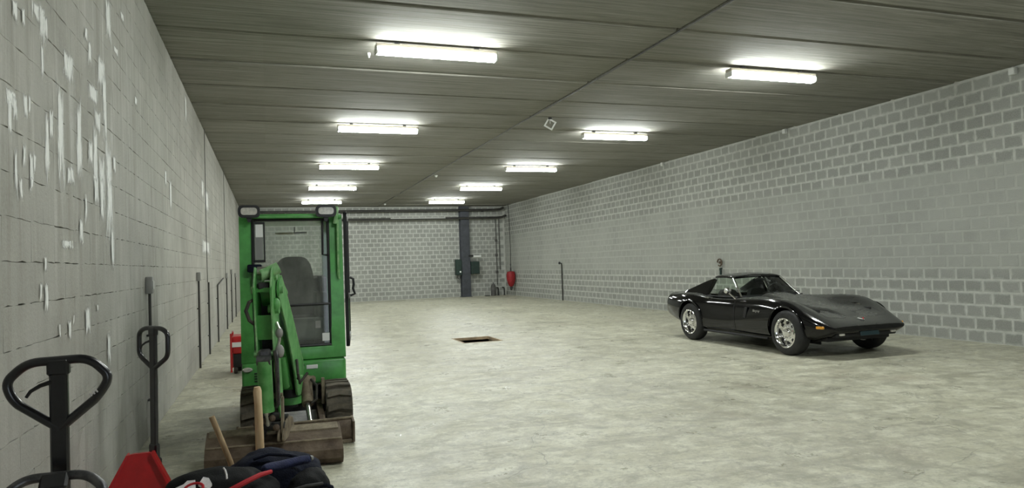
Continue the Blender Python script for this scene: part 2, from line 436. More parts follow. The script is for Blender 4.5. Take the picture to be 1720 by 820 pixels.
# ------------------------------------------------------------------ setting: block walls
def block_mesh(name, wdt, hgt, dep, seed, wav=0.002, nseg=3, bevh=.006, bevv=.006):
    """one block, front face at local -? : u along the wall, v up, n outwards (z of local)"""
    rnd = random.Random(seed); me = bpy.data.meshes.new(name); bev = .006
    def ring(ins, n):
        pts = []
        hw, hh = wdt/2-(bevh if ins else 0), hgt/2-(bevv if ins else 0)
        for k in range(nseg): pts.append((-hw+2*hw*k/nseg, -hh))
        pts.append((hw, -hh))
        for k in range(nseg): pts.append((hw-2*hw*k/nseg, hh))
        pts.append((-hw, hh))
        return pts
    base = ring(0, 0); jit = [(rnd.uniform(-wav, wav)*(0 if bevh < .002 else 1), rnd.uniform(-wav, wav)) for _ in base]
    ins = ring(bev, 0); n = len(base); vs = []; fs = []
    for (x, y), (a, b) in zip(base, jit): vs.append((x+a, y+b, -dep))
    for (x, y), (a, b) in zip(base, jit): vs.append((x+a, y+b, -bev*.6))
    for (x, y), (a, b) in zip(ins, jit): vs.append((x+a, y+b, rnd.uniform(-.0008, .0008)))
    for q in range(2):
        for k in range(n): fs.append((q*n+k, q*n+(k+1) % n, (q+1)*n+(k+1) % n, (q+1)*n+k))
    fs.append(tuple(range(2*n, 3*n)))
    me.from_pydata(vs, [], fs); me.update(); return me

def build_blocks(wall, mname, org, udir, ndir, ulen, rows, bw, gap_h, gap_v, wav, hidden=None, limit=300, bevh=.006, bevv=.006, nseg=3):
    """lay running-bond blocks on a wall; the 300 that show largest are objects, the rest one 'stuff' part"""
    udir, ndir = Vector(udir), Vector(ndir); up = Vector((0, 0, 1)); org = Vector(org)
    right_handed = udir.cross(up).dot(ndir) > 0
    R = Matrix((udir, up, ndir)).transposed()
    if not right_handed: R = Matrix((-udir, up, ndir)).transposed()
    variants = [block_mesh('block_face', bw-gap_v, BH-gap_h, .03, 100+i, wav, nseg, bevh, bevv) for i in range(8)]
    for v in variants: v.materials.append(M_[mname])
    cells = []
    rnd = random.Random(3)
    ustart = org.dot(udir)
    for r in range(rows):
        z = r*BH+BH/2
        k0 = math.floor(ustart/bw)-1
        off = -.5*bw if r % 2 else 0.
        k = k0
        while True:
            uc = (k+.5)*bw+off; k += 1
            if uc-bw/2 < ustart-1e-4: continue
            if uc+bw/2 > ustart+ulen+1e-4: break
            p = org + udir*(uc-ustart) + up*z
            area = 0
            c = [project(p+udir*a*bw/2+up*b*BH/2) for a, b in ((-1, -1), (1, -1), (1, 1), (-1, 1))]
            if all(c):
                cx, cy = sum(q[0] for q in c)/4, sum(q[1] for q in c)/4
                if 0 <= cx <= 1720 and 0 <= cy <= 820 and not (hidden and hidden(cx, cy)):
                    area = abs(sum(c[i][0]*c[(i+1) % 4][1]-c[(i+1) % 4][0]*c[i][1] for i in range(4)))/2
            cells.append((area, p, rnd.randrange(8), rnd.uniform(-.0012, .0012)*(.15 if bevh < .002 else 1)))
    cells.sort(key=lambda q: -q[0])
    vs, fs = [], []
    R4 = R.to_4x4()
    for i, (area, p, vi, dn) in enumerate(cells):
        if i < limit and area > 40:
            o = bpy.data.objects.new('block', variants[vi]); C.objects.link(o); o.parent = wall
            m = R4.copy(); m.translation = p+ndir*dn; o.matrix_local = m
        else:
            me = variants[vi]; b0 = len(vs)
            for v in me.vertices: vs.append(tuple(R @ v.co + p + ndir*dn))
            for f in me.polygons: fs.append(tuple(b0+q for q in f.vertices))
    me = bpy.data.meshes.new('block_field'); me.from_pydata(vs, [], fs); me.update()
    o = link('block_field', me, mname, wall); o['kind'] = 'stuff'

# lime crusts that ran down the left wall: (y, z top, z bottom, width) on the wall face
STREAKS = [(3.74, 2.38, 2.29, 0.116), (3.72, 2.33, 2.15, 0.043), (3.79, 2.36, 2.24, 0.041), (3.94, 2.41, 2.3, 0.045), (4.0, 2.42, 2.31, 0.026), (4.23, 2.94, 2.74, 0.082), (4.12, 2.92, 2.83, 0.099), (4.28, 2.91, 2.78, 0.06), (4.22, 2.74, 2.55, 0.034), (4.54, 2.58, 2.03, 0.096), (4.28, 2.39, 2.02, 0.054), (4.36, 2.42, 2.26, 0.049), (4.74, 2.84, 2.66, 0.15), (4.67, 2.84, 2.68, 0.072), (4.95, 2.62, 2.09, 0.091), (5.27, 3.07, 2.91, 0.066), (5.35, 2.8, 2.68, 0.213), (5.38, 2.54, 2.01, 0.089), (5.6, 3.06, 2.83, 0.183), (5.69, 2.96, 2.47, 0.1), (5.57, 2.36, 1.93, 0.127), (5.79, 2.49, 1.73, 0.162), (5.87, 3.58, 3.26, 0.132), (6.12, 3.3, 3.24, 0.13), (6.42, 3.67, 3.61, 0.101), (3.78, 2.13, 1.87, 0.031), (3.9, 2.16, 2.04, 0.029), (4.01, 2.13, 1.95, 0.046), (4.06, 2.14, 2.04, 0.032), (4.7, 2.16, 2.05, 0.059), (4.77, 2.17, 2.06, 0.06), (4.95, 1.88, 1.7, 0.058), (5.08, 2.03, 1.9, 0.043), (4.61, 1.73, 1.68, 0.154), (6.98, 3.11, 3.03, 0.085), (9.25, 2.64, 2.24, 0.124), (8.84, 2.71, 2.51, 0.112), (13.7, 3.19, 2.82, 0.349), (14.53, 3.1, 2.64, 0.71), (14.22, 2.12, 1.84, 1.355), (11.13, 4.1, 3.69, 0.137), (5.45, 2.66, 2.5, 0.142), (5.23, 2.41, 2.24, 0.083), (3.79, 2.81, 2.72, 0.046), (3.91, 2.82, 2.73, 0.03), (5.16, 3.14, 3.05, 0.045), (5.98, 2.42, 2.29, 0.074), (4.95, 1.87, 1.71, 0.068), (5.08, 2.05, 1.85, 0.042), (5.36, 2.18, 2.0, 0.081), (5.54, 2.2, 1.88, 0.072), (5.79, 2.23, 1.88, 0.137), (5.86, 1.89, 1.57, 0.074), (4.12, 1.5, 1.39, 0.022), (4.21, 1.49, 1.35, 0.044), (4.63, 1.73, 1.69, 0.147), (4.64, 1.27, 1.16, 0.039), (5.07, 1.32, 1.15, 0.078), (5.68, 1.11, 0.88, 0.076), (4.2, 1.63, 1.55, 0.024), (3.83, 1.99, 1.88, 0.033), (4.0, 2.01, 1.96, 0.025), (5.34, 1.34, 1.27, 0.034), (4.44, 1.27, 1.19, 0.018), (4.73, 1.31, 1.23, 0.02)]
def lime_mat():
    m = bpy.data.materials.new('lime_crust'); m.use_nodes = True; t = m.node_tree; b = t.nodes['Principled BSDF']
    b.inputs['Base Color'].default_value = (.86, .87, .84, 1); b.inputs['Roughness'].default_value = .9
    uv = t.nodes.new('ShaderNodeUVMap'); sp = t.nodes.new('ShaderNodeSeparateXYZ'); t.links.new(uv.outputs[0], sp.inputs[0])
    g_ = t.nodes.new('ShaderNodeNewGeometry')
    mp = t.nodes.new('ShaderNodeMapping'); mp.inputs['Scale'].default_value = (1, 30, 3.2); t.links.new(g_.outputs['Position'], mp.inputs[0])
    n = t.nodes.new('ShaderNodeTexNoise'); n.inputs['Scale'].default_value = 1.4; n.inputs['Detail'].default_value = 6; n.inputs['Roughness'].default_value = .7; t.links.new(mp.outputs[0], n.inputs['Vector'])
    def mth(op, a, b_):
        q = t.nodes.new('ShaderNodeMath'); q.operation = op
        for i, v in enumerate((a, b_)):
            if isinstance(v, float): q.inputs[i].default_value = v
            else: t.links.new(v, q.inputs[i])
        return q.outputs[0]
    e = mth('SUBTRACT', 1., mth('ABSOLUTE', mth('SUBTRACT', mth('MULTIPLY', sp.outputs[0], 2.), 1.), 0.))
    v1 = mth('MULTIPLY', sp.outputs[1], 2.2); v2 = mth('MULTIPLY', mth('SUBTRACT', 1., sp.outputs[1]), 3.5)
    edge = mth('MINIMUM', mth('MINIMUM', mth('MULTIPLY', e, 1.25), v1), mth('MINIMUM', v2, 1.))
    al = t.nodes.new('ShaderNodeMapRange'); al.clamp = True; al.inputs[1].default_value = .30; al.inputs[2].default_value = .80; al.inputs[4].default_value = .95
    t.links.new(mth('ADD', edge, mth('MULTIPLY', mth('SUBTRACT', n.outputs['Fac'], .5), 2.4)), al.inputs[0])
    t.links.new(al.outputs[0], b.inputs['Alpha']); return m
M_['lime'] = lime_mat()
def lime_streaks(wall):
    for i, (y, za, zb_, wd) in enumerate(STREAKS):
        wd = max(wd, .02)*1.9; h_ = (za-zb_)*1.25; zc = (za+zb_)/2
        me = bpy.data.meshes.new('lime_streak'); x = XL+.0016+.00012*i
        vs = []; fs = []; nn = 6
        for k in range(nn+1):
            z = zc-h_/2+h_*k/nn; dy = .003*math.sin(i*2.3+k*1.1)
            vs += [(x, y-wd/2+dy, z), (x, y+wd/2+dy, z)]
        for k in range(nn): fs.append((2*k, 2*k+1, 2*k+3, 2*k+2))
        me.from_pydata(vs, [], fs); uvl = me.uv_layers.new()
        for lp in me.loops:
            vi = lp.vertex_index; uvl.data[lp.index].uv = (vi % 2, (vi//2)/nn)
        link('lime_streak', me, 'lime', wall)

NR = 22
# right wall
g = G(); g.box2((XR+.004, YF, -.1), (XR+.3, YB+.3, ZC+.2)); wr = g.obj('wall_right', 'rmortar', None, None)
tag(wr, 'long grey concrete block wall behind the black car', 'wall', kind='structure')
build_blocks(wr, 'rblock', (XR, YF, 0), (0, 1, 0), (-1, 0, 0), YB-YF, 21, BW, .026, .030, .004,
             hidden=lambda x, y: 1125 < x < 1510 and 465 < y < 590)
# back wall
g = G(); g.box2((XL-.3, YB+.004, -.1), (XR+.004, YB+.3, ZC+.2)); wb = g.obj('wall_back', 'bmortar', None, None)
tag(wb, 'grey block end wall with pale mortar joints behind the excavator', 'wall', kind='structure')
build_blocks(wb, 'bblock', (XL, YB, 0), (1, 0, 0), (0, -1, 0), XR-XL, 21, BW, .030, .034, .005,
             hidden=lambda x, y: x < 584 or 770 < x < 790)
# left wall
g = G(); g.box2((XL-.3, YF, -.1), (XL-.012, YB+.3, ZC+.2)); wl = g.obj('wall_left', 'lmortar', None, None)
tag(wl, 'damp stained block wall with white lime runs along the left', 'wall', kind='structure')
build_blocks(wl, 'lwall', (XL, YF, 0), (0, 1, 0), (1, 0, 0), YB-YF, 21, .40, .0005, .0, .0046,
             hidden=None, bevh=.0002, bevv=.0012, nseg=6)
lime_streaks(wl)
# wall behind the camera with an open doorway to daylight
DX0, DX1, DH = 1.5, 5.5, 3.5
g = G()
g.box2((XL-.3, YF-.25, -.1), (DX0, YF, ZC+.2)); g.box2((DX1, YF-.25, -.1), (XR+.3, YF, ZC+.2)); g.box2((DX0, YF-.25, DH), (DX1, YF, ZC+.2))
tag(g.obj('wall_front', 'bmortar', None, None), 'block wall with the open loading doorway opposite the end wall', 'wall', kind='structure')

# ------------------------------------------------------------------ setting: ceiling of precast planks
SEAM = 4.67
g = G(); g.box2((XL-.3, YF-.2, ZC+.10), (XR+.3, YB+.3, ZC+.3)); ce = g.obj('ceiling', 'lmortar', None, None)
tag(ce, 'dark grain-marked concrete plank ceiling', 'ceiling', kind='structure')
PW = 1.24
for sx, (xa, xb) in enumerate(((XL-.01, SEAM-.012), (SEAM+.012, XR+.01))):
    ch = .035; hw = PW/2-.011; hh = .06
    g = G()
    prof = [(-hw, hh), (-hw, -hh+ch), (-hw+ch, -hh), (hw-ch, -hh), (hw, -hh+ch), (hw, hh)]
    g.prism(prof, lambda u, v, t: (t, u, v), -(xb-xa)/2, (xb-xa)/2)
    me = g.mesh('ceiling_plank'); me.materials.append(M_['ceil'])
    k = -7
    while True:
        yc = 8.38+PW*(k+.5); k += 1
        if yc < YF: continue
        if yc > YB+.5: break
        o = bpy.data.objects.new('ceiling_plank', me); C.objects.link(o); o.parent = ce
        o.location = ((xa+xb)/2, yc, ZC+.06+random.uniform(-.009, .009))

# ------------------------------------------------------------------ ceiling lamps
LW, LX = .13, 1.52
def lamp_parts():
    g = G(); n = 10
    prof = [(-.070, .0), (-.076, -.02)] + [(-.074*math.cos(a*PI/n), -.030-.048*math.sin(a*PI/n)) for a in range(n+1)] + [(.076, -.02), (.070, .0)]
    g.prism(prof, lambda u, v, t: (t, u, v), -LX/2+.03, LX/2-.03); dif = g.mesh('diffuser'); dif.materials.append(M_['tube_light'])
    g = G(); g.box((0, 0, .026), (LX-.01, .135, .05), .012, None, 2); hou = g.mesh('housing'); hou.materials.append(M_['housing'])
    caps = []
    for s in (-1, 1):
        g = G(); g.box((s*(LX/2-.015), 0, -.035), (.03, .15, .08), .014, None, 2); m = g.mesh('end_cap'); m.materials.append(M_['whiteplastic']); caps.append(m)
    g = G(); g.box((0, 0, .072), (.06, .05, .046)); br = g.mesh('bracket'); br.materials.append(M_['greysteel'])
    return dif, hou, caps, br
DIF, HOU, CAPS, BRK = lamp_parts()
names = ['nearest', 'second nearest', 'middle', 'fourth', 'farthest']
for side, x0, nm in ((0, 1.26, 'left'), (1, 6.25, 'right')):
    for k, y in enumerate((None, 3.45, 8.36, 13.28, 18.32, 23.25, 28.2)):
        if y is None: continue
        if k < 2: lab = f'fluorescent strip lamp in the {nm} ceiling row, overhead, level with the pallet trucks'
        else: lab = f'lit fluorescent strip lamp, {names[k-2]} of the five in the {nm} ceiling row'
        t = thing('strip_lamp', lab, 'lamp', (x0+LX/2, y, ZC-.095), 0, 'fluorescent strip lamps on the ceiling')
        for nme, me, x in (('diffuser', DIF, 0), ('housing', HOU, 0), ('end_cap', CAPS[0], 0), ('end_cap', CAPS[1], 0), ('bracket', BRK, -.5), ('bracket', BRK, .5)):
            o = bpy.data.objects.new(nme, me); C.objects.link(o); o.parent = t; o.location.x = x

# ------------------------------------------------------------------ ceiling conduit and detectors
g = G(); g.tube([(SEAM+.03, -2, ZC-.012), (SEAM+.03, 11.6, ZC-.012), (SEAM-.02, 12.6, ZC-.02), (SEAM, 13.6, ZC-.012), (SEAM, 31.7, ZC-.012)], .011, 8)
t = g.obj('ceiling_conduit', 'conduit'); tag(t, 'thin grey conduit running along the ceiling seam', 'conduit')
t = thing('mounting_frame', 'small white square frame hanging under the ceiling seam', 'frame', (5.08, 12.19, ZC-.01), 0.)
g = G()
for a, b in (((-.09, -.09), (.09, -.06)), ((-.09, .06), (.09, .09)), ((-.09, -.06), (-.06, .06)), ((.06, -.06), (.09, .06))): g.box2((a[0], a[1], -.045), (b[0], b[1], -.015), .004)
o = g.obj('frame', 'whiteplastic', t); o.rotation_euler = (Vector((-5.0, -12.2, -2.6)).to_track_quat('Z', 'Y').to_matrix() @ Matrix.Rotation(math.radians(-32), 3, 'Z')).to_euler(); o.location = (0, 0, -.11)
g = G(); g.cyl((0, 0, -.10), (0, 0, .0), .006, None, 8); g.obj('stem', 'whiteplastic', t)
g = G(); g.cyl((0, 0, -.02), (0, 0, .01), .035); g.obj('ceiling_rose', 'dark', t)
for x, y, lab in ((4.84, 20.66, 'small white smoke detector midway along the ceiling seam'), (1.26, 8.88, 'tiny white hook lamp fitting beside the nearest left strip lamp'), (4.79, 30.2, 'small white detector on the ceiling near the end wall')):
    t = thing('ceiling_detector', lab, 'detector', (x, y, ZC), 0)
    rr_ = .05 if x > 2 else .022
    g = G(); g.lathe([(rr_*.9, 0), (rr_, -.02), (rr_*.9, -.03)], (0, 0, 0), 'z', 16); g.obj('base', 'whiteplastic', t)
    g = G(); g.lathe([(rr_*.7, -.028), (rr_*.65, -.05), (rr_*.3, -.062), (0, -.064)], (0, 0, 0), 'z', 16); g.obj('cap', 'whiteplastic', t)

# ------------------------------------------------------------------ right wall fittings
for y, z, lab in ((7.43, 4.15, 'white junction box high on the right wall, nearest the camera'), (12.38, 4.17, 'white junction box high on the right wall above the car'), (17.40, 4.18, 'white junction box high on the right wall, farthest away')):
    t = thing('junction_box', lab, 'box', (XR-.001, y, z), 0, 'junction boxes under the ceiling')
    g = G(); g.box((-.03, 0, 0), (.06, .11, .11), .012, None, 2); g.obj('box', 'boxgrey', t)
    g = G(); g.box((-.064, 0, 0), (.008, .09, .09), .006); g.obj('lid', 'whiteplastic', t)
    g = G(); g.cyl((-.03, 0, .05), (-.03, 0, ZC-z-.005), .012, None, 8); g.obj('gland', 'boxgrey', t)
t = thing('standpipe', 'thin black standpipe with a small tap on the right wall', 'pipe', (XR-.001, 24.93, 0))
g = G(); g.tube([(-.03, 0, 0.), (-.03, 0, 1.36), (-.04, .0, 1.42), (-.10, 0, 1.43)], .025, 8); g.obj('pipe', 'pipe', t)
g = G(); g.ball((-.12, 0, 1.44), .045, (1, 1, 1.2), 12, 8); g.obj('tap', 'greysteel', t)
for z in (.4, 1.0):
    g = G(); g.box((-.016, 0, z), (.03, .09, .03), .004); g.obj('clip', 'greysteel', t)
t = thing('wall_hook', 'rusty round hook and stub pipe on the wall above the car roof', 'hook', (XR-.001, 14.88, 1.35))
g = G(); g.tube([(-.05, .085*math.cos(a), .085*math.sin(a)) for a in [i*2*PI/16*.85 for i in range(17)]], .018, 8); g.obj('ring', 'rust', t)
g = G(); g.cyl((0, 0, 0), (-.06, 0, 0), .03, None, 10); g.obj('stub', 'rust', t)
g = G(); g.tube([(-.05, -.02, -.15), (-.06, -.05, -.22), (-.05, -.03, -.30)], .03, 8); g.cyl((0, -.02, -.15), (-.06, -.02, -.15), .018, None, 8); g.obj('valve', 'greenbox', t)

# ------------------------------------------------------------------ left wall conduits
lp = [(7.36, 1.36, 'nearest the camera behind the far pallet truck', True), (12.28, 1.40, 'second from the camera', True),
      (14.25, 1.34, 'third from the camera', False), (16.66, 1.24, 'fourth from the camera, bending away at the top', False),
      (20.2, 1.36, 'fifth from the camera', True), (22.8, 1.46, 'sixth from the camera', True), (25.5, 1.34, 'last before the end wall', True)]
for i, (y, z, lab, box) in enumerate(lp):
    t = thing('wall_conduit', 'dark conduit up the left wall, '+lab, 'conduit', (XL+.001, y, 0), 0, 'conduits on the left wall')
    r_ = .016 if i else .013
    pts = [(.03, 0, 0), (.03, 0, z)]
    if i == 3: pts = [(.03, 0, 0), (.03, 0, z-.05), (.03, .08, z), (.03, 2.2, z+.13)]
    g = G(); g.tube(pts, r_, 8); g.obj('pipe', 'pipe', t)
    for zc in (.35, .95):
        g = G(); g.box((.014, 0, zc), (.028, .06, .02), .003); g.obj('clip', 'greysteel', t)
    if box:
        g = G(); g.box((.03, 0, z+.06), (.06, .085, .14 if i else .16), .01, None, 2); bo = g.obj('socket_box', 'greyplastic', t)
        g = G(); g.box((.064, 0, z+.06), (.008, .06, .08), .004); g.obj('socket_face', 'boxgrey', bo)
    if i in (2, 4):
        g = G(); g.tube([(.012, 0, z), (.012, -.05, 2.4), (.012, 0, ZC-.01)], .007, 6); g.obj('feed_cable', 'conduit', t)

# ------------------------------------------------------------------ back wall: column, boxes, pipes, hoist
t = thing('steel_column', 'dark steel column standing against the end wall', 'column', (8.66, 31.62, 0))
g = G()
g.box2((-.21, -.13, 0), (.21, -.11, ZC-.002)); g.box2((-.21, .13, 0), (.21, .15, ZC-.002)); g.box2((-.012, -.11, 0), (.012, .13, ZC-.002)); g.obj('i_beam', 'steelbeam', t, None)
g = G(); g.box2((-.26, -.17, 0), (.26, .17, .02)); g.obj('base_plate', 'steelbeam', t, None)
t = thing('switch_cabinet', 'dark green switch cabinet on the left of the steel column', 'cabinet', (8.35, 31.50, 1.02))
g = G(); g.box2((-.20, -.12, 0), (.09, .10, .72), .012); g.obj('body', 'greenbox', t)
g = G(); g.box2((-.18, -.135, .03), (.07, -.122, .69), .004); g.obj('door', 'greenbox', t)
g = G(); g.tube([(-.1, -.02, .01), (-.12, -.03, -.12), (-.02, -.03, -.2), (.03, .0, -.05)], .018, 8); g.obj('cable', 'black', t)
g = G(); g.box((-.0, -.14, .15), (.07, .01, .07)); g.obj('warning_sticker', 'paper', t)
t = thing('breaker_box', 'dark green breaker box on the right of the steel column', 'box', (9.02, 31.50, 1.05))
g = G(); g.box2((-.14, -.12, 0), (.26, .10, .58), .012); g.obj('body', 'greenbox', t)
g = G(); g.box2((-.12, -.135, .03), (.24, -.122, .55), .004); g.obj('door', 'greenbox', t)
t = thing('lamp_arm', 'short white tube lamp sticking out from the steel column', 'lamp', (9.02, 31.47, 1.86))
g = G(); g.tube([(-.22, 0, .04), (.0, 0, .03)], .035, 8); g.obj('arm', 'dark', t)
g = G(); g.cyl((0, 0, .0), (.36, -.04, -.0), .055, None, 12); g.obj('tube', 'whiteplastic', t)
for z, lab, xe in ((4.00, 'upper of two dark pipes crossing the end wall', 10.35), (3.63, 'lower of two dark pipes crossing the end wall', 10.45)):
    t = thing('wall_pipe', lab, 'pipe', (0, 31.35, z), 0, 'pipes across the end wall')
    g = G(); g.tube([(XL+.02, 0, -.02), (xe-.3, 0, .02), (xe, .02, .05), (xe+.2, .06, .13)], .055, 10); g.obj('pipe', 'pipe', t)
    for x in (1.0, 4.0, 6.9, 9.6):
        g = G(); g.box2((x-.03, -.02, -.03), (x+.03, .445, .03)); g.obj('bracket', 'pipe', t, None)
    if z < 3.8:
        g = G(); g.box2((5.2, -.075, .02), (7.7, -.03, .05)); g.obj('worn_strip', 'boxgrey', t, None)
t = thing('pipe_end_box', 'dark valve box at the left end of the end wall pipes', 'box', (XL+.12, 30.95, 3.5))
g = G(); g.box2((-.1, -.1, 0), (.32, .2, .33), .01); g.box2((-.08, -.08, .36), (.30, .2, .72), .01); g.obj('body', 'greenbox', t)
g = G(); g.box2((-.1, -.13, .31), (.33, -.10, .37)); g.obj('band', 'boxgrey', t, None)
# corner conduits
t = thing('corner_conduit', 'pair of thin dark conduits in the far right corner', 'conduit', (10.25, 31.77, 0))
for x, z0 in ((0., .5), (.16, 1.2)):
    g = G(); g.tube([(x, 0, z0), (x, 0, 3.6)], .02, 8); g.obj('pipe', 'conduit', t)
for z in (1.1, 1.9, 2.6):
    g = G(); g.box((0, -.01, z), (.12, .05, .12), .01); g.obj('clip', 'conduit', t)
t = thing('hoist', 'red tapered hoist hanging from a chain in the far right corner', 'hoist', (10.47, 30.4, 0))
g = G(); g.lathe([(.05, 1.13), (.17, 1.10), (.20, .98), (.20, .78), (.16, .58), (.10, .46), (.05, .42)], (0, 0, 0), 'z', 20); g.obj('body', 'redmatt', t)
g = G(); g.lathe([(.05, .44), (.075, .40), (.05, .30), (.02, .25)], (0, 0, 0), 'z', 14); g.obj('hook_block', 'greysteel', t)
g = G(); g.tube([(0, 0, 1.1), (.02, 0, 2.2), (0, 0, 3.4), (.0, .1, ZC-.005)], .016, 8); g.obj('chain', 'dark', t)
g = G(); g.box((0, 0, 1.22), (.06, .06, .2), .015); g.box((.0, 0, 1.42), (.05, .05, .1), .01); g.obj('shackle', 'greysteel', t)
t = thing('gas_cylinder', 'small grey cylinder standing by the end wall', 'cylinder', (9.94, 31.45, 0))
g = G(); g.lathe([(.11, 0), (.115, .03), (.115, .44), (.08, .52), (.03, .55)], (0, 0, 0), 'z', 18); g.obj('body', 'conduit', t)
g = G(); g.cyl((0, 0, .54), (0, 0, .62), .025, None, 10); g.obj('valve', 'greysteel', t)
for x, lab in ((10.17, 'bent dark pipe stub beside the small grey cylinder'), (10.46, 'bent dark pipe stub nearest the far right corner')):
    t = thing('pipe_stub', lab, 'pipe', (x, 31.45, 0), 0, 'pipe stubs by the end wall')
    g = G(); g.tube([(0.02, 0, 0), (0.02, 0, .30), (-.01, 0, .36), (-.08, 0, .37)], .032, 8); g.obj('pipe', 'dark', t)
    g = G(); g.lathe([(.06, 0), (.06, .015)], (.02, 0, 0), 'z', 12); g.obj('flange', 'dark', t)
g = G(); g.box((0, 0, .015), (.24, .18, .03), .006); g.obj('floor_plate', 'dark')
o = bpy.data.objects['floor_plate']; o.location = (9.62, 31.4, 0); tag(o, 'flat dark plate on the floor left of the small cylinder', 'plate')

# ================================================================== EXCAVATOR
EX, EY = .22, 7.62
ex = thing('mini_excavator', 'green mini excavator with a glazed cab, parked facing the camera', 'excavator', (EX, EY, 0))
def L(x, y, z): return Vector((x-EX, y-EY, z))          # world -> excavator local
# tracks
def track(xc):
    g = G(); y0, y1, r, n = 6.78, 8.35, .205, 12
    outer = [(y0+r*math.cos(PI/2+PI*k/n), .23+r*math.sin(PI/2+PI*k/n)) for k in range(n+1)] + [(y1+r*math.cos(-PI/2+PI*k/n), .23+r*math.sin(-PI/2+PI*k/n)) for k in range(n+1)]
    ri = r-.045
    inner = [(y0+ri*math.cos(PI/2+PI*k/n), .23+ri*math.sin(PI/2+PI*k/n)) for k in range(n+1)] + [(y1+ri*math.cos(-PI/2+PI*k/n), .23+ri*math.sin(-PI/2+PI*k/n)) for k in range(n+1)]
    m = len(outer); hw = .115
    A = [[g.bm.verts.new(L(xc+s, y, z)) for y, z in ring] for ring, s in ((outer, -hw), (outer, hw), (inner, hw), (inner, -hw))]
    for q in range(4):
        P, Q = A[q], A[(q+1) % 4]
        for k in range(m): g.bm.faces.new((P[k], P[(k+1) % m], Q[(k+1) % m], Q[k]))
    tr = g.obj('rubber_track', 'track', ex, 40)
    # lugs around the belt
    per = []
    straight = y1-y0; arc = PI*(r); tot = 2*straight+2*arc; cnt = 38
    lug = G()
    lug.prism([(-.105, -.028), (.0, -.028+.02), (.0, .028+.02), (-.105, .022)], lambda u, v, t: (u, v, t), 0, .024)
    lug.prism([(.105, -.028), (.0, -.028+.02), (.0, .028+.02), (.105, .022)], lambda u, v, t: (u, v, t), 0, .024)
    lm = lug.mesh('track_lug'); lm.materials.append(M_['track'])
    for k in range(cnt):
        d = tot*k/cnt
        if d < straight: y, z, a = y0+d, .23-r, PI          # bottom run, facing down
        elif d < straight+arc:
            th = -PI/2+(d-straight)/r; y, z, a = y1+r*math.cos(th), .23+r*math.sin(th), PI/2-th
            a = -(PI/2-th)
        elif d < 2*straight+arc: y, z, a = y1-(d-straight-arc), .23+r, 0.
        else:
            th = PI/2+(d-2*straight-arc)/r; y, z = y0+r*math.cos(th), .23+r*math.sin(th)
        if d < straight: nrm = Vector((0, 0, -1))
        elif straight+arc <= d < 2*straight+arc: nrm = Vector((0, 0, 1))
        else: nrm = Vector((0, math.cos(th), math.sin(th)))
        X = Vector((1, 0, 0)); Yv = nrm.cross(X)
        mm = Matrix((X, Yv, nrm)).transposed().to_4x4(); mm.translation = L(xc, y, z)
        if nrm.z < -.9: mm.translation = L(xc, y, z)
        o = bpy.data.objects.new('track_lug', lm); C.objects.link(o); o.parent = tr; o.matrix_local = mm
    for y in (6.78, 8.35):
        g = G(); g.lathe([(.05, -.09), (.15, -.09), (.155, 0), (.15, .09), (.05, .09)], L(xc, y, .23), 'x', 20); g.obj('idler_wheel', 'dark', tr)
    for y in (7.15, 7.5, 7.85):
        g = G(); g.lathe([(.03, -.08), (.075, -.08), (.075, .08), (.03, .08)], L(xc, y, .135), 'x', 14); g.obj('roller', 'dark', tr)
    g = G(); g.box(L(xc, 7.56, .23), (.14, 1.5, .12), .01); g.obj('track_frame', 'dark', tr)
track(EX-.365+.0); track(EX+.365)
# undercarriage
g = G(); g.box(L(EX, 7.5, .28), (.52, .75, .14), .01); g.lathe([(.26, .33), (.26, .42)], L(EX, 7.5, 0), 'z', 24)
g.box(L(EX, 7.1, .22), (.52, .08, .10)); g.obj('chassis', 'dark', ex)
g = G()
for x in (-.05, .05):
    g.box(L(EX+.03+x, 6.98, .36), (.018, .2, .16))
g.obj('blade_bracket', 'dark', ex)
# blade with arms and lift cylinder
bl_pts = [(6.36, .20), (6.31, .18), (6.275, .12), (6.28, .06), (6.31, .012), (6.335, .012), (6.31, .06), (6.305, .12), (6.34, .17), (6.385, .20)]
g = G(); g.prism(bl_pts, lambda u, v, t: L(t, u, v), EX-.50, EX+.455); blade = g.obj('dozer_blade', 'rust', ex, 50)
g = G(); g.box(L(EX-.02, 6.30, .018), (.95, .03, .03), .005); g.obj('cutting_edge', 'rustlight', blade)
for s, x in ((-1, EX-.494), (1, EX+.449)):
    g = G(); g.prism([(6.26, .012), (6.25, .19), (6.40, .215), (6.42, .012)], lambda u, v, t: L(t, u, v), x-.009, x+.009); g.obj('blade_end_plate', 'rust', blade, None)
g = G(); g.box(L(EX-.02, 6.36, .205), (.95, .03, .018), .004); g.obj('top_lip', 'rustlight', blade)
for s in (-1, 1):
    g = G(); g.prism([(6.34, .10), (7.0, .20), (7.0, .28), (6.34, .20)], lambda u, v, t: L(t, u, v), EX+s*.20-.025, EX+s*.20+.025); g.obj('blade_arm', 'rust', blade, None)
g = G(); g.cyl(L(EX+.09, 6.88, .50), L(EX+.09, 6.66, .30), .052, None, 16); g.box(L(EX+.09, 6.87, .49), (.17, .07, .06), .012)
lc = g.obj('lift_cylinder', 'rustlight', ex)
g = G(); g.cyl(L(EX+.09, 6.66, .30), L(EX+.10, 6.42, .16), .024, None, 12); g.obj('rod', 'rod', lc)
g = G(); g.tube([L(EX+.13, 6.80, .50), L(EX+.175, 6.72, .45), L(EX+.165, 6.64, .34), L(EX+.12, 6.64, .31)], .012, 8); g.obj('hose', 'rubber', lc)
g = G(); g.box(L(EX+.23, 6.72, .40), (.03, .03, .24), .004); g.obj('guard_post', 'rustlight', ex)

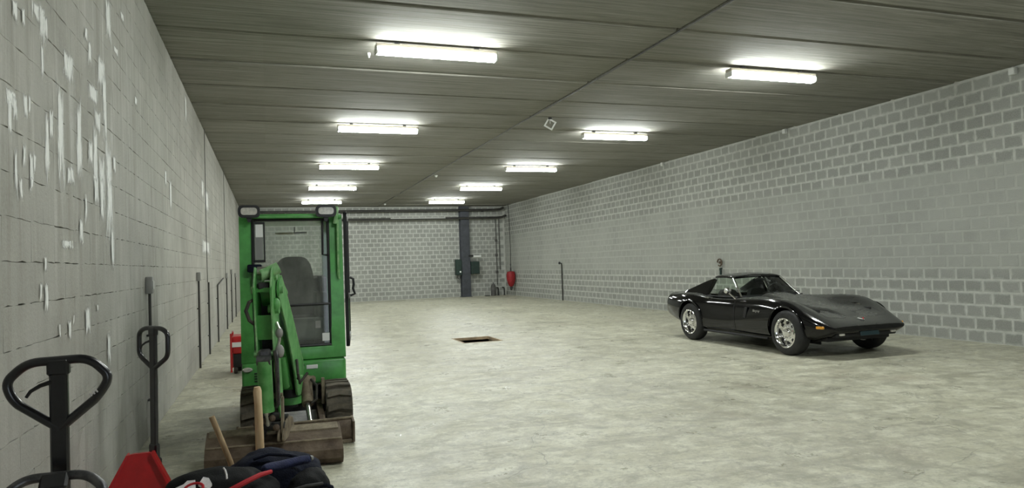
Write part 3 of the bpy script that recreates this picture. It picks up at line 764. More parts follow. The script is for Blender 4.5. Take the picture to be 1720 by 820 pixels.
# upper structure
CX0, CX1 = EX-.475, EX+.475        # cab sides
CYF, CYR = 7.03, 8.12              # cab front / rear planes
g = G(); g.box2(L(CX0+.03, 7.1, .42), L(CX1-.03, 8.4, .50), .02); g.obj('turntable_deck', 'dark', ex)
def panel(name, m, x0, x1, z0, z1, y0=CYF, y1=CYF+.22, bev=.03, parent=ex):
    g = G(); g.box2(L(x0, y0, z0), L(x1, y1, z1), bev, 3); return g.obj(name, m, parent, 50)
# front skirt: right-hand large panel, left-hand small panel
pr = panel('front_panel', 'green', EX+.015, CX1, .42, .652)
g = G(); g.box(L(EX+.155, CYF-.004, .585), (.105, .008, .038), .003); g.obj('type_plate', 'paper', pr)
g = G(); g.cyl(L(EX+.065, CYF-.008, .605), L(EX+.065, CYF+.02, .605), .02, None, 14); g.obj('lock', 'dark', pr)
pl = panel('front_panel', 'green', CX0, EX-.235, .40, .665)
g = G(); g.lathe([(.0, -.02), (.03, -.018), (.042, -.004), (.042, .01)], (0, 0, 0), 'y', 20)
o = g.obj('oval_lamp', 'lens', pl); o.location = L(CX0+.05, CYF-.005, .60); o.scale = (1.1, 1, .55)
for k in range(4):
    g = G(); g.box(L(CX0+.16, CYF-.004, .49+k*.024), (.10, .012, .010), .003); g.obj('vent_slit', 'dark', pl)
g = G(); g.box2(L(EX-.235, CYF+.15, .42), L(EX+.015, CYF+.3, .66)); g.obj('boom_well', 'dark', ex, None)
# sides and engine cover
panel('side_panel', 'green', CX0, CX0+.05, .42, .80, CYF+.2, 8.3, .015); panel('side_panel', 'green', CX1-.05, CX1, .42, .80, CYF+.2, 8.3, .015)
g = G(); g.box2(L(CX0, 8.12, .42), L(CX1, 8.55, 1.12), .06, 3); eng = g.obj('engine_cover', 'green', ex, 50)
for k in range(5):
    g = G(); g.box(L(EX, 8.552, .6+k*.06), (.5, .012, .02)); g.obj('grille_slot', 'dark', eng)

# cab frame
PWID = .125; ZT = 2.09
g = G()
cab = thing('cab', None, None); cab.parent = ex
del_lab = [k for k in ('label', 'category') if k in cab]
for x0, x1 in ((CX0, CX0+PWID-.01), (CX1-PWID-.005, CX1)):
    g = G(); g.prism(rounded([(CYF, .655), (CYF+.055, 1.3), (CYF+.075, ZT-.05), (CYF+.18, ZT-.05), (CYF+.16, .655)], .02, 2), lambda u, v, t: L(t, u, v), x0, x1); g.obj('front_pillar', 'green', cab, 30)
    g = G(); g.box2(L(x0, CYR-.10, .66), L(x1, CYR, ZT-.05), .015, 2); g.obj('rear_pillar', 'green', cab)
g = G(); g.box2(L(CX0+.1, CYF+.003, .655), L(CX1-.1, CYF+.14, .775), .015, 2); g.obj('lower_front_rail', 'green', cab)
g = G(); g.box2(L(CX0, CYF+.055, ZT-.085), L(CX1, CYR+.05, ZT-.03), .022, 3); rf = g.obj('roof', 'green', cab, 50)
g = G(); g.box2(L(CX0+.05, CYF+.02, ZT-.075), L(CX1-.05, CYF+.09, ZT-.050), .01, 2); g.obj('roof_visor', 'green_worn', rf)
# black seals and glass (front)
wx0, wx1 = CX0+PWID-.012, CX1-PWID-.003
def fy(z): return CYF+.03+(z-.77)*.032
def seal(a, b, w_=.018, name='window_seal', m='black', par=cab):
    g = G(); g.tube([L(*a), L(*b)], w_, 8); return g.obj(name, m, par)
for x in (wx0+.008, wx1-.008): seal((x, fy(.78), .78), (x, fy(2.03), 2.03), .014)
for z in (.785, 2.005): seal((wx0, fy(z), z), (wx1, fy(z), z), .015)
seal((wx0, fy(1.18)-.004, 1.18), (wx1, fy(1.18)-.004, 1.18), .011, 'windscreen_bar')
for z0, z1, nm in ((.79, 1.17, 'lower_windscreen'), (1.19, 2.0, 'upper_windscreen')):
    g = G(); g.prism([(fy(z0), z0), (fy(z1), z1), (fy(z1)+.006, z1), (fy(z0)+.006, z0)], lambda u, v, t: L(t, u, v), wx0+.01, wx1-.01); g.obj(nm, 'glass', cab, None)
# rear window, rear wall, side glass (left), sills
g = G(); g.box2(L(CX0+.1, CYR-.03, 1.22), L(CX1-.1, CYR-.024, 2.0)); g.obj('rear_window', 'glass', cab, None)
g = G(); g.box2(L(CX0+.1, CYR-.06, .66), L(CX1-.1, CYR, 1.22)); g.obj('rear_wall', 'seat', cab, None)
g = G(); g.box2(L(CX0+.02, CYF+.18, 1.2), L(CX0+.026, CYR-.1, 2.02)); g.obj('side_window', 'glass', cab, None)
g = G(); g.box2(L(CX0+.0, CYF+.16, .66), L(CX0+.05, CYR-.05, 1.2), .01); g.obj('side_wall', 'green', cab)
g = G(); g.box2(L(CX0+.05, CYF+.14, .66), L(CX1-.05, CYR-.05, .70)); g.obj('cab_floor', 'black', cab, None)
# right pillar recess / grab rail, door standing slightly open
g = G(); g.box2(L(CX1-.055, CYF+.045, 1.44), L(CX1-.03, CYF+.10, 1.98), .008); g.obj('pillar_channel', 'green_worn', cab)
g = G(); g.tube([L(CX1-.042, CYF+.03, 1.42), L(CX1-.05, CYF+.015, 1.46), L(CX1-.045, CYF+.03, 2.0)], .012, 8); g.obj('grab_rail', 'green_pale', cab)
g = G(); g.tube([L(CX1-.07, CYF+.03, 1.96), L(CX1-.055, CYF+.01, 2.06), L(CX1-.05, CYF+.04, 2.12)], .02, 8); g.obj('roof_bracket', 'green_pale', cab)
dr = bpy.data.objects.new('door', None); C.objects.link(dr); dr.parent = cab; dr.location = L(CX1+.012, CYF+.06, 0); dr.rotation_euler = (0, 0, -math.radians(7))
g = G()
for a, b in (((-.0, 0, .75), (.035, .05, 2.08)), ((-.0, .82, .75), (.035, .88, 2.08)), ((0, 0, 2.03), (.035, .88, 2.08)), ((0, 0, .75), (.035, .88, .83)), ((0, 0, 1.2), (.035, .88, 1.25))): g.box2(a, b, .006)
g.obj('door_frame', 'black', dr)
g = G(); g.box2((.012, .05, 1.25), (.018, .82, 2.03)); g.obj('door_glass', 'glass', dr, None)
g = G(); g.box2((.008, .05, .83), (.024, .82, 1.2)); g.obj('door_panel', 'green', dr, None)
g = G(); g.tube([(.04, .70, 1.42), (.075, .70, 1.40), (.08, .70, 1.34), (.07, .70, 1.30), (.09, .70, 1.24), (.04, .70, 1.22)], .014, 8); g.obj('door_handle', 'black', dr)
# roof work lamps
for x in (CX0+.095, CX1-.155):
    wl_ = bpy.data.objects.new('work_lamp', None); C.objects.link(wl_); wl_.parent = ex; wl_.location = L(x, CYF-.01, ZT-.01)
    g = G(); g.prism(rounded([(-.098, -.058), (.098, -.058), (.098, .058), (-.098, .058)], .05, 5), lambda u, v, t: (u, t, v), -.02, .06); g.obj('lamp_body', 'black', wl_, 40)
    g = G(); g.prism(rounded([(-.072, -.034), (.072, -.034), (.072, .034), (-.072, .034)], .033, 5), lambda u, v, t: (u, t, v), -.03, -.015); g.obj('lamp_lens', 'lens', wl_, 40)
    g = G(); g.prism([(-.03, -.04), (.03, -.04), (.012, -.10), (-.012, -.10)], lambda u, v, t: (u, t, v), .0, .03); g.obj('lamp_foot', 'black', wl_, None)
# mirror in the left of the windscreen with a sheet of paper, wiper and stay at the right
g = G()
for a, b in (((-.05, 0, 1.60), (-.035, .015, 1.98)), ((.045, 0, 1.60), (.058, .015, 1.98)), ((-.05, 0, 1.60), (.058, .015, 1.625)), ((-.05, 0, 1.965), (.058, .015, 1.985))): g.box2(L(wx0+.06+a[0], fy(1.8)-.02+a[1], a[2]), L(wx0+.06+b[0], fy(1.8)-.02+b[1], b[2]), .004)
mi = g.obj('mirror_frame', 'black', cab)
g = G(); g.box2(L(wx0+.028, fy(1.8)-.012, 1.63), L(wx0+.10, fy(1.8)-.008, 1.96)); g.obj('mirror_glass', 'chrome', mi, None)
g = G(); g.box2(L(wx0+.035, fy(1.8)-.020, 1.84), L(wx0+.10, fy(1.8)-.0125, 1.96)); g.obj('paper_sheet', 'paper', mi, None)
g = G(); g.box(L(wx0+.02, fy(1.5)-.05, 1.545), (.13, .05, .075), .015, None, 2); g.obj('mirror_clamp', 'navydark', mi)
g = G(); g.box(L(wx0+.03, fy(1.4)-.02, 1.44), (.075, .03, .16), .01); g.obj('clamp_arm', 'black', mi)
g = G(); g.tube([L(wx1-.06, fy(1.9)-.02, 2.0), L(wx1-.065, fy(1.7)-.02, 1.66), L(wx1-.01, fy(1.7)-.02, 1.655)], .011, 8); g.obj('window_stay', 'black', cab)
g = G(); g.box(L(EX-.04, CYR-.06, 1.92), (.20, .012, .022), .004); wp = g.obj('rear_wiper', 'yellow', cab)
g = G(); g.box(L(EX+.12, CYR-.06, 1.925), (.14, .014, .016), .003); g.box(L(EX+.06, CYR-.055, 1.95), (.012, .012, .08)); g.obj('wiper_arm', 'black', wp)
for x_, z_, w_, h_, m in ((wx1-.125, .985, .05, .07, 'greyplastic'), (wx1-.05, .86, .075, .075, 'paper')):
    g = G(); g.box2(L(x_-w_/2, fy(z_)-.006, z_-h_/2), L(x_+w_/2, fy(z_)-.002, z_+h_/2)); g.obj('window_sticker', m, cab, None)
# seat and console
g = G(); pts = rounded([(-.19, 1.0), (-.20, 1.45), (-.13, 1.66), (.16, 1.66), (.22, 1.45), (.22, 1.0)], .10, 5)
g.prism(pts, lambda u, v, t: L(EX+.02+u, 7.80+t+(v-1.0)*.12, v), -.05, .06); seat = g.obj('seat', 'seat', cab, 40)
g = G(); g.box(L(EX+.03, 7.62, .98), (.46, .46, .13), .05, None, 3); g.obj('seat_cushion', 'seat', seat)
g = G(); g.box(L(EX+.03, 7.64, .80), (.36, .36, .24), .02); g.obj('seat_base', 'black', seat)
g = G(); g.box(L(EX+.285, 7.62, 1.08), (.12, .5, .42), .03, None, 2); g.box(L(EX+.25, 7.97, 1.30), (.26, .12, .30), .03); co = g.obj('console', 'seat', cab)
g = G(); g.cyl(L(EX+.28, 7.45, 1.25), L(EX+.27, 7.40, 1.45), .016, .022, 10); g.obj('joystick', 'black', co)
g = G(); g.box(L(EX-.25, 7.62, 1.05), (.12, .5, .3), .03, None, 2); g.obj('console', 'seat', cab)
g = G(); g.box(L(EX+.15, 7.3, .93), (.30, .03, .22), .01); g.obj('kick_panel', 'greyplastic', cab)

# boom, dipper, bucket in a swung plane
BP = Vector((.155, 6.62, 0)); BD = Vector((-.20, -.98, 0)).normalized(); BN = Vector((.98, -.20, 0)).normalized()   # BN points to image right
def zm(z): return z if z < .5 else .5+(z-.5)*.82
def B(s, z, t=0.):
    z = zm(z)
    return BP + BD*s + BN*t + Vector((0, 0, z)) - Vector((EX, EY, 0))
def plates(name, outline, half, th, m, parent, edge=None):
    objs = []
    for sgn in (-1, 1):
        g = G(); g.prism(outline, lambda u, v, t: B(u, v, t), sgn*half-th/2, sgn*half+th/2); objs.append(g.obj(name, m, parent, 30))
    return objs
boom_o = rounded([(-.10, .60), (.0, .85), (.30, 1.20), (.62, 1.52), (.76, 1.66), (.87, 1.60), (.86, 1.48), (.60, 1.20), (.36, .86), (.20, .62), (.08, .44)], .06, 4)
g = G(); g.prism(boom_o, lambda u, v, t: B(u, v, t), -.045, .045); boom = g.obj('boom', 'green', ex, 30)
big_o = rounded([(-.21, .60), (-.15, .74), (.0, .90), (.28, 1.22), (.60, 1.55), (.76, 1.69), (.88, 1.63), (.88, 1.50), (.62, 1.22), (.38, .88), (.25, .66), (.16, .42), (-.03, .40)], .05, 4)
g = G(); g.tube([B(u_, v_, .092) for u_, v_ in ((.76, 1.69), (.60, 1.55), (.28, 1.22), (.0, .90), (-.15, .74), (-.20, .62))], .007, 6); g.obj('worn_edge', 'green_pale', boom)
g = G(); g.tube([B(u_, v_, .092) for u_, v_ in ((.87, 1.50), (.62, 1.22), (.38, .88), (.25, .66), (.17, .46))], .006, 6); g.obj('worn_edge', 'green_pale', boom)
for sgn, m in ((-1, 'green'), (1, 'green_worn')):
    g = G(); g.prism(big_o, lambda u, v, t: B(u, v, t), sgn*.088-.008, sgn*.088+.008); g.obj('boom_plate', m, boom, 30)
g = G(); g.cyl(B(0, .30), B(0, .70), .07, None, 18); g.box(B(-.10, .48), (.16, .2, .2), .02); g.obj('swing_post', 'dark', ex)
for z in (.36, .64):
    g = G(); g.lathe([(.10, z-.03), (.10, z+.03)], B(0, 0), 'z', 20); g.box(B(-.12, z), (.13, .22, .05), .01); g.obj('swing_bracket', 'green', ex)
for u_, v_ in ((.02, .56), (.83, 1.56)):
    g = G(); g.cyl(B(u_, v_, -.113), B(u_, v_, .12), .031, None, 14); g.obj('boom_pin', 'green_pale', boom)
# boom lift cylinder
g = G(); g.cyl(B(.20, .52), B(.36, .86), .042, None, 16); bc = g.obj('boom_cylinder', 'green', ex)
g = G(); g.cyl(B(.36, .86), B(.52, 1.20), .024, None, 12); g.obj('rod', 'rod', bc)
# dipper cylinder on top of the boom
g = G(); g.cyl(B(.22, 1.50), B(.66, 1.74), .045, None, 16); dc = g.obj('dipper_cylinder', 'green_worn', ex)
g = G(); g.cyl(B(.66, 1.74), B(.90, 1.74), .024, None, 12); g.cyl(B(.90, 1.74, -.055), B(.90, 1.74, .055), .036, None, 14); g.obj('rod', 'rod', dc)
# dipper
dip_o = rounded([(.78, 1.74), (.96, 1.78), (1.02, 1.60), (.985, 1.25), (.93, .80), (.78, .34), (.70, .27), (.62, .31), (.66, .50), (.76, 1.05), (.76, 1.5)], .04, 3)
dip = bpy.data.objects.new('dipper', None); C.objects.link(dip); dip.parent = ex
for sgn in (-1, 1):
    g = G(); g.prism(dip_o, lambda u, v, t: B(u, v, t), sgn*.062-.007, sgn*.062+.007); g.obj('dipper_plate', 'green_worn' if sgn > 0 else 'green', dip, 30)
    ed = [(.955, 1.775), (1.012, 1.62), (.980, 1.25), (.928, .80)]
    g = G(); g.tube([B(u, v, sgn*.062) for u, v in ed], .0085, 6); g.obj('worn_edge', 'green_pale', dip)
for (ua, va), (ub, vb) in (((.985, 1.33), (.955, 1.10)), ((.99, 1.585), (.985, 1.545)), ((.935, .93), (.93, .90))):
    g = G(); d = Vector((ub-ua, vb-va)); n2 = Vector((d.y, -d.x)).normalized()*.012
    g.prism([(ua-.03, va), (ub-.03, vb), (ub-.03+n2.x, vb+n2.y), (ua-.03+n2.x, va+n2.y)], lambda u, v, t: B(u, v, t), -.056, .056); g.obj('web_plate', 'green', dip, None)
g = G(); g.prism([(.76, 1.5), (.79, 1.5), (.80, 1.05), (.72, .5), (.68, .5), (.765, 1.05)], lambda u, v, t: B(u, v, t), -.055, .055); g.obj('rear_web', 'dark', dip, None)
for (u, v), h_, r_, m in (((.88, 1.70), .085, .038, 'green_pale'), ((.83, 1.56), .12, .03, 'green_pale'), ((.93, .97), .085, .026, 'green_pale'), ((.70, .33), .09, .03, 'rustlight'), ((.80, .55), .09, .022, 'rustlight')):
    g = G(); g.cyl(B(u, v, -h_), B(u, v, h_), r_, None, 14); g.obj('pin', m, dip)
# light green stop tube at the head of the dipper
g = G(); g.cyl(B(.93, 1.70, -.02), B(.89, 1.77, .10), .045, None, 16); g.lathe([(.05, 0), (.05, .02)], B(.93, 1.70, -.02), 'x', 14); g.obj('head_tube', 'green_pale', dip)
g = G(); g.box(B(.93, 1.60, -.005), (.10, .06, .06), .015); g.obj('head_block', 'dark', dip)
g = G(); g.ball(B(.90, 1.42, .075), .045, (.8, 1, 1.2), 14, 10); g.cyl(B(.90, 1.38, .02), B(.90, 1.38, .10), .035, None, 12); g.obj('hose_joint', 'green_worn', dip)
# bucket cylinder in front of the dipper
g = G(); g.cyl(B(1.005, .92), B(.955, .47), .054, None, 20); g.lathe([(.058, 0), (.058, .03)], B(.955, .45), 'z', 18); bk = g.obj('bucket_cylinder', 'green_worn', ex)
g = G(); g.cyl(B(.955, .47), B(.90, .33), .027, None, 14); g.obj('rod', 'rod', bk)
g = G(); g.cyl(B(1.005, .92, -.05), B(1.005, .92, .05), .04, None, 14); g.box(B(.97, .96), (.09, .07, .10), .015); g.obj('clevis', 'greysteel', bk)
for t_, m in ((.072, 'rubber'), (.085, 'greysteel')):
    g = G(); g.tube([B(.97, 1.0, t_), B(1.0, .9, t_+.012), B(1.0, .7, t_+.015), B(.95, .50, t_+.005), B(.93, .46, .05)], .011, 8); g.obj('hose', m, bk)
# hydraulic hoses
g = G(); g.tube([B(.95, 1.48, -.07), B(1.0, 1.46, -.10), B(1.0, 1.38, -.125), B(1.0, 1.29, -.10), B(.95, 1.25, -.075)], .014, 8); g.obj('hydraulic_hose', 'rubber', dip)
g = G(); g.tube([B(.90, 1.25, .075), B(.94, 1.20, .10), B(.93, 1.10, .10), B(.93, 1.02, .085)], .014, 8); g.obj('hydraulic_hose', 'rod', dip)
for c_, r_ in (((.93, 1.16, .10), .035), ((.95, .99, .105), .042)):
    g = G(); g.ball(B(*c_), r_, (.8, .8, 1.25), 12, 8); g.obj('hose_fitting', 'greyplastic', dip)
g = G(); g.tube([B(.25, .80, .11), B(.32, .66, .13), B(.30, .58, .14), B(.18, .54, .12)], .012, 8); g.tube([B(.22, .60, .11), B(.30, .58, .15), B(.26, .66, .2)], .011, 8); g.obj('hydraulic_hose', 'rubber', boom)
# bucket
bk_o = [(5.98, .265), (5.86, .235), (5.735, .19), (5.665, .125), (5.66, .06), (5.715, .01), (6.12, .01)]
bkt_o = bpy.data.objects.new('bucket', None); C.objects.link(bkt_o); bkt_o.parent = ex
BX0, BX1 = -.475, .51
def skew(x): return (x-.02)*-.10
rows = []
for u, v in bk_o: rows.append([L(x, u+skew(x), v) for x in (BX0, (BX0+BX1)/2, BX1)])
g = G(); g.grid(rows, .012); g.obj('bucket_shell', 'rust', bkt_o, 40)
for x in (BX0, BX1):
    g = G(); g.prism(bk_o + [(6.10, .10), (6.02, .24)], lambda u, v, t: L(x+t, u+skew(x), v), -.008, .008); g.obj('side_plate', 'rust', bkt_o, None)
g = G(); g.tube([L(x, 5.74+skew(x), .192) for x in (BX0, 0, BX1)], .010, 6); g.obj('worn_ridge', 'rustlight', bkt_o)
g = G(); g.prism([(5.975, .273), (5.87, .248), (5.868, .236), (5.98, .26)], lambda u, v, t: L(t, u+skew(t), v), BX0+.01, BX1-.01); g.obj('top_strip', 'rustlight', bkt_o, None)
g = G(); g.box(L(.02, 6.12, .012), (BX1-BX0, .06, .022)); g.obj('cutting_edge', 'rustlight', bkt_o, None)
for t_ in (-.055, .085, .12):
    g = G(); g.prism(rounded([(.52, .22), (.98, .22), (.98, .27), (.88, .34), (.74, .37), (.60, .33)], .03, 2), lambda u, v, t: B(u, v, t), t_-.008, t_+.008); g.obj('bucket_ear', 'rustlight' if t_ > 0 else 'dark', bkt_o, 30)
g = G(); g.prism(rounded([(.88, .26), (.94, .26), (.92, .56), (.87, .56)], .02, 2), lambda u, v, t: B(u, v, t), .098, .114); g.obj('link_arm', 'rustlight', bkt_o, None)
g = G(); g.cyl(B(.90, .33, -.10), B(.90, .33, .12), .03, None, 12); g.cyl(B(.76, .36, -.10), B(.76, .36, .12), .028, None, 12); g.cyl(B(.94, .42, -.08), B(.94, .42, .09), .02, None, 12); g.obj('bucket_pin', 'dark', bkt_o)
for c in ((.95, .38, -.04), (.96, .40, .04), (.97, .33, .07), (.94, .36, -.08)):
    g = G(); g.ball(B(*c), .026, (1, 1, 1), 10, 8); g.obj('grease_cap', 'rust', bkt_o)

# ------------------------------------------------------------------ red generator behind the excavator
t = thing('generator', 'red portable generator on a black frame behind the excavator', 'generator', (-.20, 11.45, 0))
g = G(); g.box2((-.34, -.25, .30), (.34, .25, .56), .03, 3); g.obj('tank', 'red', t, 50)
g = G(); g.box2((-.342, -.262, .405), (.342, -.246, .475)); g.obj('label_stripe', 'paper', t, None)
g = G(); g.box2((-.32, -.23, .10), (.32, .23, .31), .02, 2); g.obj('engine', 'black', t)
for s in (-1, 1):
    g = G(); g.tube([(s*.345, -.27, .04), (s*.345, -.27, .60), (s*.345, .27, .60), (s*.345, .27, .04)], .014, 8); g.obj('frame_hoop', 'red', t)
    g = G(); g.lathe([(.03, -.02), (.075, -.025), (.08, 0), (.075, .025), (.03, .02)], (s*.29, -.15, .08), 'x', 16); g.obj('wheel', 'rubber', t)
    g = G(); g.box2((s*.25-.03, .15, 0), (s*.25+.03, .21, .12)); g.obj('foot', 'rubber', t)

# ================================================================== PALLET TRUCKS
def pallet_truck(label, loc, rz, tilt, hyaw, pole_len, loopw, looph, body_m, pole_m, loop_m, fork_len=1.0, pole_w=.055, shape='wide', carr_h=.36, hx=0., cw=1.):
    """local: forks along +y, handle hinge at the origin side, tilting towards -y"""
    t = thing('pallet_truck', label, 'pallet truck', loc, rz)
    for s in (-1, 1):
        g = G(); g.prism([(-.08, .085), (-.08, .06), (.08, .06), (.08, .085), (.072, .092), (-.072, .092)], lambda u, v, k: (s*.19+u*(1 if k < fork_len*.9 else .7), .08+k, v), 0, fork_len); f_ = g.obj('fork', body_m, t, None)
        g = G(); g.lathe([(.01, -.03), (.035, -.035), (.035, .035), (.01, .03)], (s*.19, fork_len-.02, .036), 'x', 14); g.obj('load_roller', 'greyplastic', f_)
    # A-shaped carriage plate
    g = G(); g.prism(rounded([(-.25, .06), (.25, .06), (.235, .12), (.085, carr_h-.01), (.06, carr_h), (-.06, carr_h), (-.085, carr_h-.01), (-.235, .12)], .02, 2), lambda u, v, k: (u*cw, .03+k+(carr_h-v)*.25, v), 0, .03); ca = g.obj('carriage', body_m, t, 30)
    for s in (-1, 1):
        g = G(); g.prism([(s*.245, .13), (s*.09, carr_h), (s*.075, carr_h), (s*.225, .12)], lambda u, v, k: (u*cw, .01+k+(carr_h-v)*.25, v), 0, .075); g.obj('carriage_flange', body_m, ca, None)
    g = G(); g.cyl((0, -.06, .09), (0, -.06, .30), .055, None, 18); g.cyl((0, -.06, .30), (0, -.06, .35), .03, None, 14); pu = g.obj('pump', body_m, t)
    for s in (-1, 1):
        g = G(); g.lathe([(.03, -.022), (.088, -.025), (.09, -.018), (.09, .018), (.088, .025), (.03, .022)], (s*.05, -.06, .09), 'x', 22); g.obj('steer_wheel', 'rubber', t)
    g = G(); g.box((0, -.06, .13), (.15, .06, .05), .01); g.obj('axle_fork', 'dark', t)
    # handle
    h = bpy.data.objects.new('tow_handle', None); C.objects.link(h); h.parent = t; h.location = (hx, -.06, .20); h.rotation_euler = Matrix.Rotation(hyaw, 3, 'Z').to_euler()
    ca_, sa_ = math.cos(tilt), math.sin(tilt)
    def Hh(x, a, d=0.): return Vector((x, -sa_*a-ca_*d, ca_*a-sa_*d))
    g = G(); R = Matrix.Rotation(tilt, 3, 'X')
    g.box(Hh(0, pole_len/2), (pole_w, .028, pole_len), .006, R); g.obj('pole', pole_m, h)
    g = G(); g.box(Hh(0, .06), (pole_w+.05, .05, .12), .012, R); g.box(Hh(0, .16), (pole_w+.02, .04, .10), .01, R); g.obj('hinge_block', pole_m, h)
    if shape == 'wide':
        out = [(-.04, pole_len-looph), (-loopw*.44, pole_len-looph*.56), (-loopw*.5, pole_len-looph*.28), (-loopw*.30, pole_len-.0), (loopw*.30, pole_len+.004), (loopw*.5, pole_len-looph*.30), (loopw*.40, pole_len-looph*.56), (.04, pole_len-looph)]
        out = [(0, pole_len-looph-.015)]+rounded(out, .075, 6)[7:-7]+[(0, pole_len-looph-.015)]
    else:
        out = [(-.02, pole_len-looph), (-loopw*.5, pole_len-looph*.70), (-loopw*.5, pole_len-.03), (-loopw*.28, pole_len), (loopw*.28, pole_len), (loopw*.5, pole_len-.03), (loopw*.5, pole_len-looph*.70), (.02, pole_len-looph)]
        out = [(0, pole_len-looph-.01)]+rounded(out, .04, 5)[6:-6]+[(0, pole_len-looph-.01)]
    g = G(); g.tube([Hh(u, v) for u, v in out], .0155, 12); lo = g.obj('grip_loop', loop_m, h)
    g = G(); g.tube([Hh(-.02, pole_len-looph*.32, .01), Hh(-.05, pole_len-looph*.36, .02), Hh(-.075, pole_len-looph*.43, .03), Hh(-.088, pole_len-looph*.52, .03)], [.008, .007, .006, .005], 8); g.obj('release_lever', 'black', h)
    g = G(); g.box(Hh(0, pole_len-.02), (pole_w+.012, .036, .06), .008, R); g.obj('loop_collar', pole_m, h)
    return t, h, Hh
ta, ha, HA = pallet_truck('pallet truck with an upright wide black loop handle in the foreground', (-.685, 2.86, 0), 0., math.radians(.5), 0., 1.035, .31, .215, 'red', 'blackpaint', 'blackpaint')
g = G()
for k in range(3): g.box(HA(.098+.009*k, 1.045-.235*.56+.006*k, .016), (.005, .003, .012), .001, Matrix.Rotation(-.6, 3, 'Y'))
g.obj('grip_print', 'whiteprint', ha, None)
pallet_truck('pallet truck with a lowered worn steel loop handle at the bottom left corner', (-.672, 2.02, 0), PI, math.radians(42), 0., .90, .30, .21, 'red', 'blackpaint', 'greysteel', 1.0, .07)
tb, hb, HB = pallet_truck('pallet truck with a red carriage and small squarish black handle, by the left wall', (-.80, 5.12, 0), PI, math.radians(-.5), math.radians(-48+180), .965, .30, .26, 'red', 'blackpaint', 'blackpaint', 1.0, .055, 'square', .38, -.065, .85)

# ================================================================== BAGS AND HANDLES
def soft(name, rows, m, parent, lv=2, wr=.012, seed=0, fs=9.):
    """closed skin through rings of points, smoothed and wrinkled"""
    g = G(); V = [[g.bm.verts.new(p) for p in r] for r in rows]; n = len(rows[0])
    for A, Bq in zip(V, V[1:]):
        for k in range(n): g.bm.faces.new((A[k], A[(k+1) % n], Bq[(k+1) % n], Bq[k]))
    g.bm.faces.new(V[0][::-1]); g.bm.faces.new(V[-1])
    o = g.obj(name, m, parent, None); subsurf(o, lv+1); apply_mods(o)
    for v in o.data.vertices:
        nv = v.normal; p = v.co*fs + Vector((seed*3.1, 0, 0))
        d = mnoise.fractal(p, 1., 2., 3)*wr + abs(mnoise.noise(Vector((p.x*.5, p.y*.6, p.z*1.8))))*wr*1.1
        v.co += nv*d
        if v.co.z < 0: v.co.z = 0
    for f in o.data.polygons: f.use_smooth = True
    if not o.data.materials: o.data.materials.append(M_[m])
    return o
def ringset(path, n=12):
    """path: list of (x, y, zlow, zhigh, halfdepth)"""
    rows = []
    for x, y, z0, z1, hd in path:
        zc, hz = (z0+z1)/2, (z1-z0)/2
        r = []
        for k in range(n):
            a = 2*PI*k/n; c, s = math.cos(a), math.sin(a)
            e = .62
            r.append((x, y+hd*math.copysign(abs(c)**e, c), zc+hz*math.copysign(abs(s)**e, s)))
        rows.append(r)
    return rows
# dark navy bag at the back
t = thing('duffel_bag', 'dark navy duffel bag at the back of the heap, wooden handles behind it', 'bag', (0, 0, 0))
soft('bag_body', ringset([(-.32, 4.28, .03, .30, .10), (-.26, 4.28, 0, .40, .16), (-.16, 4.28, 0, .475, .19), (-.06, 4.28, 0, .525, .20), (.04, 4.28, 0, .49, .20), (.14, 4.28, 0, .455, .19), (.24, 4.28, 0, .43, .15), (.28, 4.28, .05, .36, .10)]), 'navydark', t, 2, .014, 1)
g = G(); g.tube([(-.10, 4.14, .49), (-.02, 4.12, .512), (.08, 4.12, .495), (.2, 4.12, .455)], .009, 6); g.obj('seam_piping', 'navydark', t)
# black jacket-like bag in front
t = thing('sports_bag', 'black sports bag with red piping and a white and red print, front of the heap', 'bag', (0, 0, 0))
soft('bag_body', ringset([(-.50, 3.80, .28, .49, .05), (-.455, 3.80, .20, .53, .11), (-.37, 3.80, .14, .552, .15), (-.24, 3.80, 0, .556, .17), (-.12, 3.80, 0, .535, .18), (-.04, 3.81, 0, .49, .17), (.02, 3.82, .04, .45, .12), (.04, 3.82, .1, .40, .07)]), 'blackcloth', t, 2, .010, 4)
g = G(); g.tube([(-.26, 3.61, .44), (-.20, 3.615, .485), (-.12, 3.63, .515), (-.06, 3.68, .525), (-.01, 3.74, .518)], [.012, .013, .013, .012, .010], 8); g.obj('red_piping', 'redcloth', t)
g = G(); g.tube([(-.225, 3.69, .576), (-.217, 3.665, .572), (-.210, 3.64, .557), (-.208, 3.625, .540)], .0045, 6); g.obj('pull_cord', 'whiteprint', t)
def pz(x, y, d=0.): return (x, y, .553-(3.70-y)*.85+(x+.36)*.10+d)
for pts_ in ([(-.45, 3.628), (-.435, 3.660), (-.40, 3.668), (-.385, 3.680), (-.35, 3.676), (-.345, 3.640), (-.38, 3.634), (-.40, 3.615)], [(-.335, 3.655), (-.315, 3.682), (-.29, 3.672), (-.275, 3.645), (-.29, 3.630), (-.315, 3.640)]):
    g = G(); g.prism(pts_, lambda u, v, k: pz(u, v, k), -.004, .006); g.obj('print_white', 'whiteprint', t, None)
g = G(); g.tube([pz(-.355+.042*math.cos(a), 3.640+.022*math.sin(a), .006) for a in [i*2*PI/20 for i in range(20)]], .0065, 6, True); g.obj('print_red', 'redcloth', t)
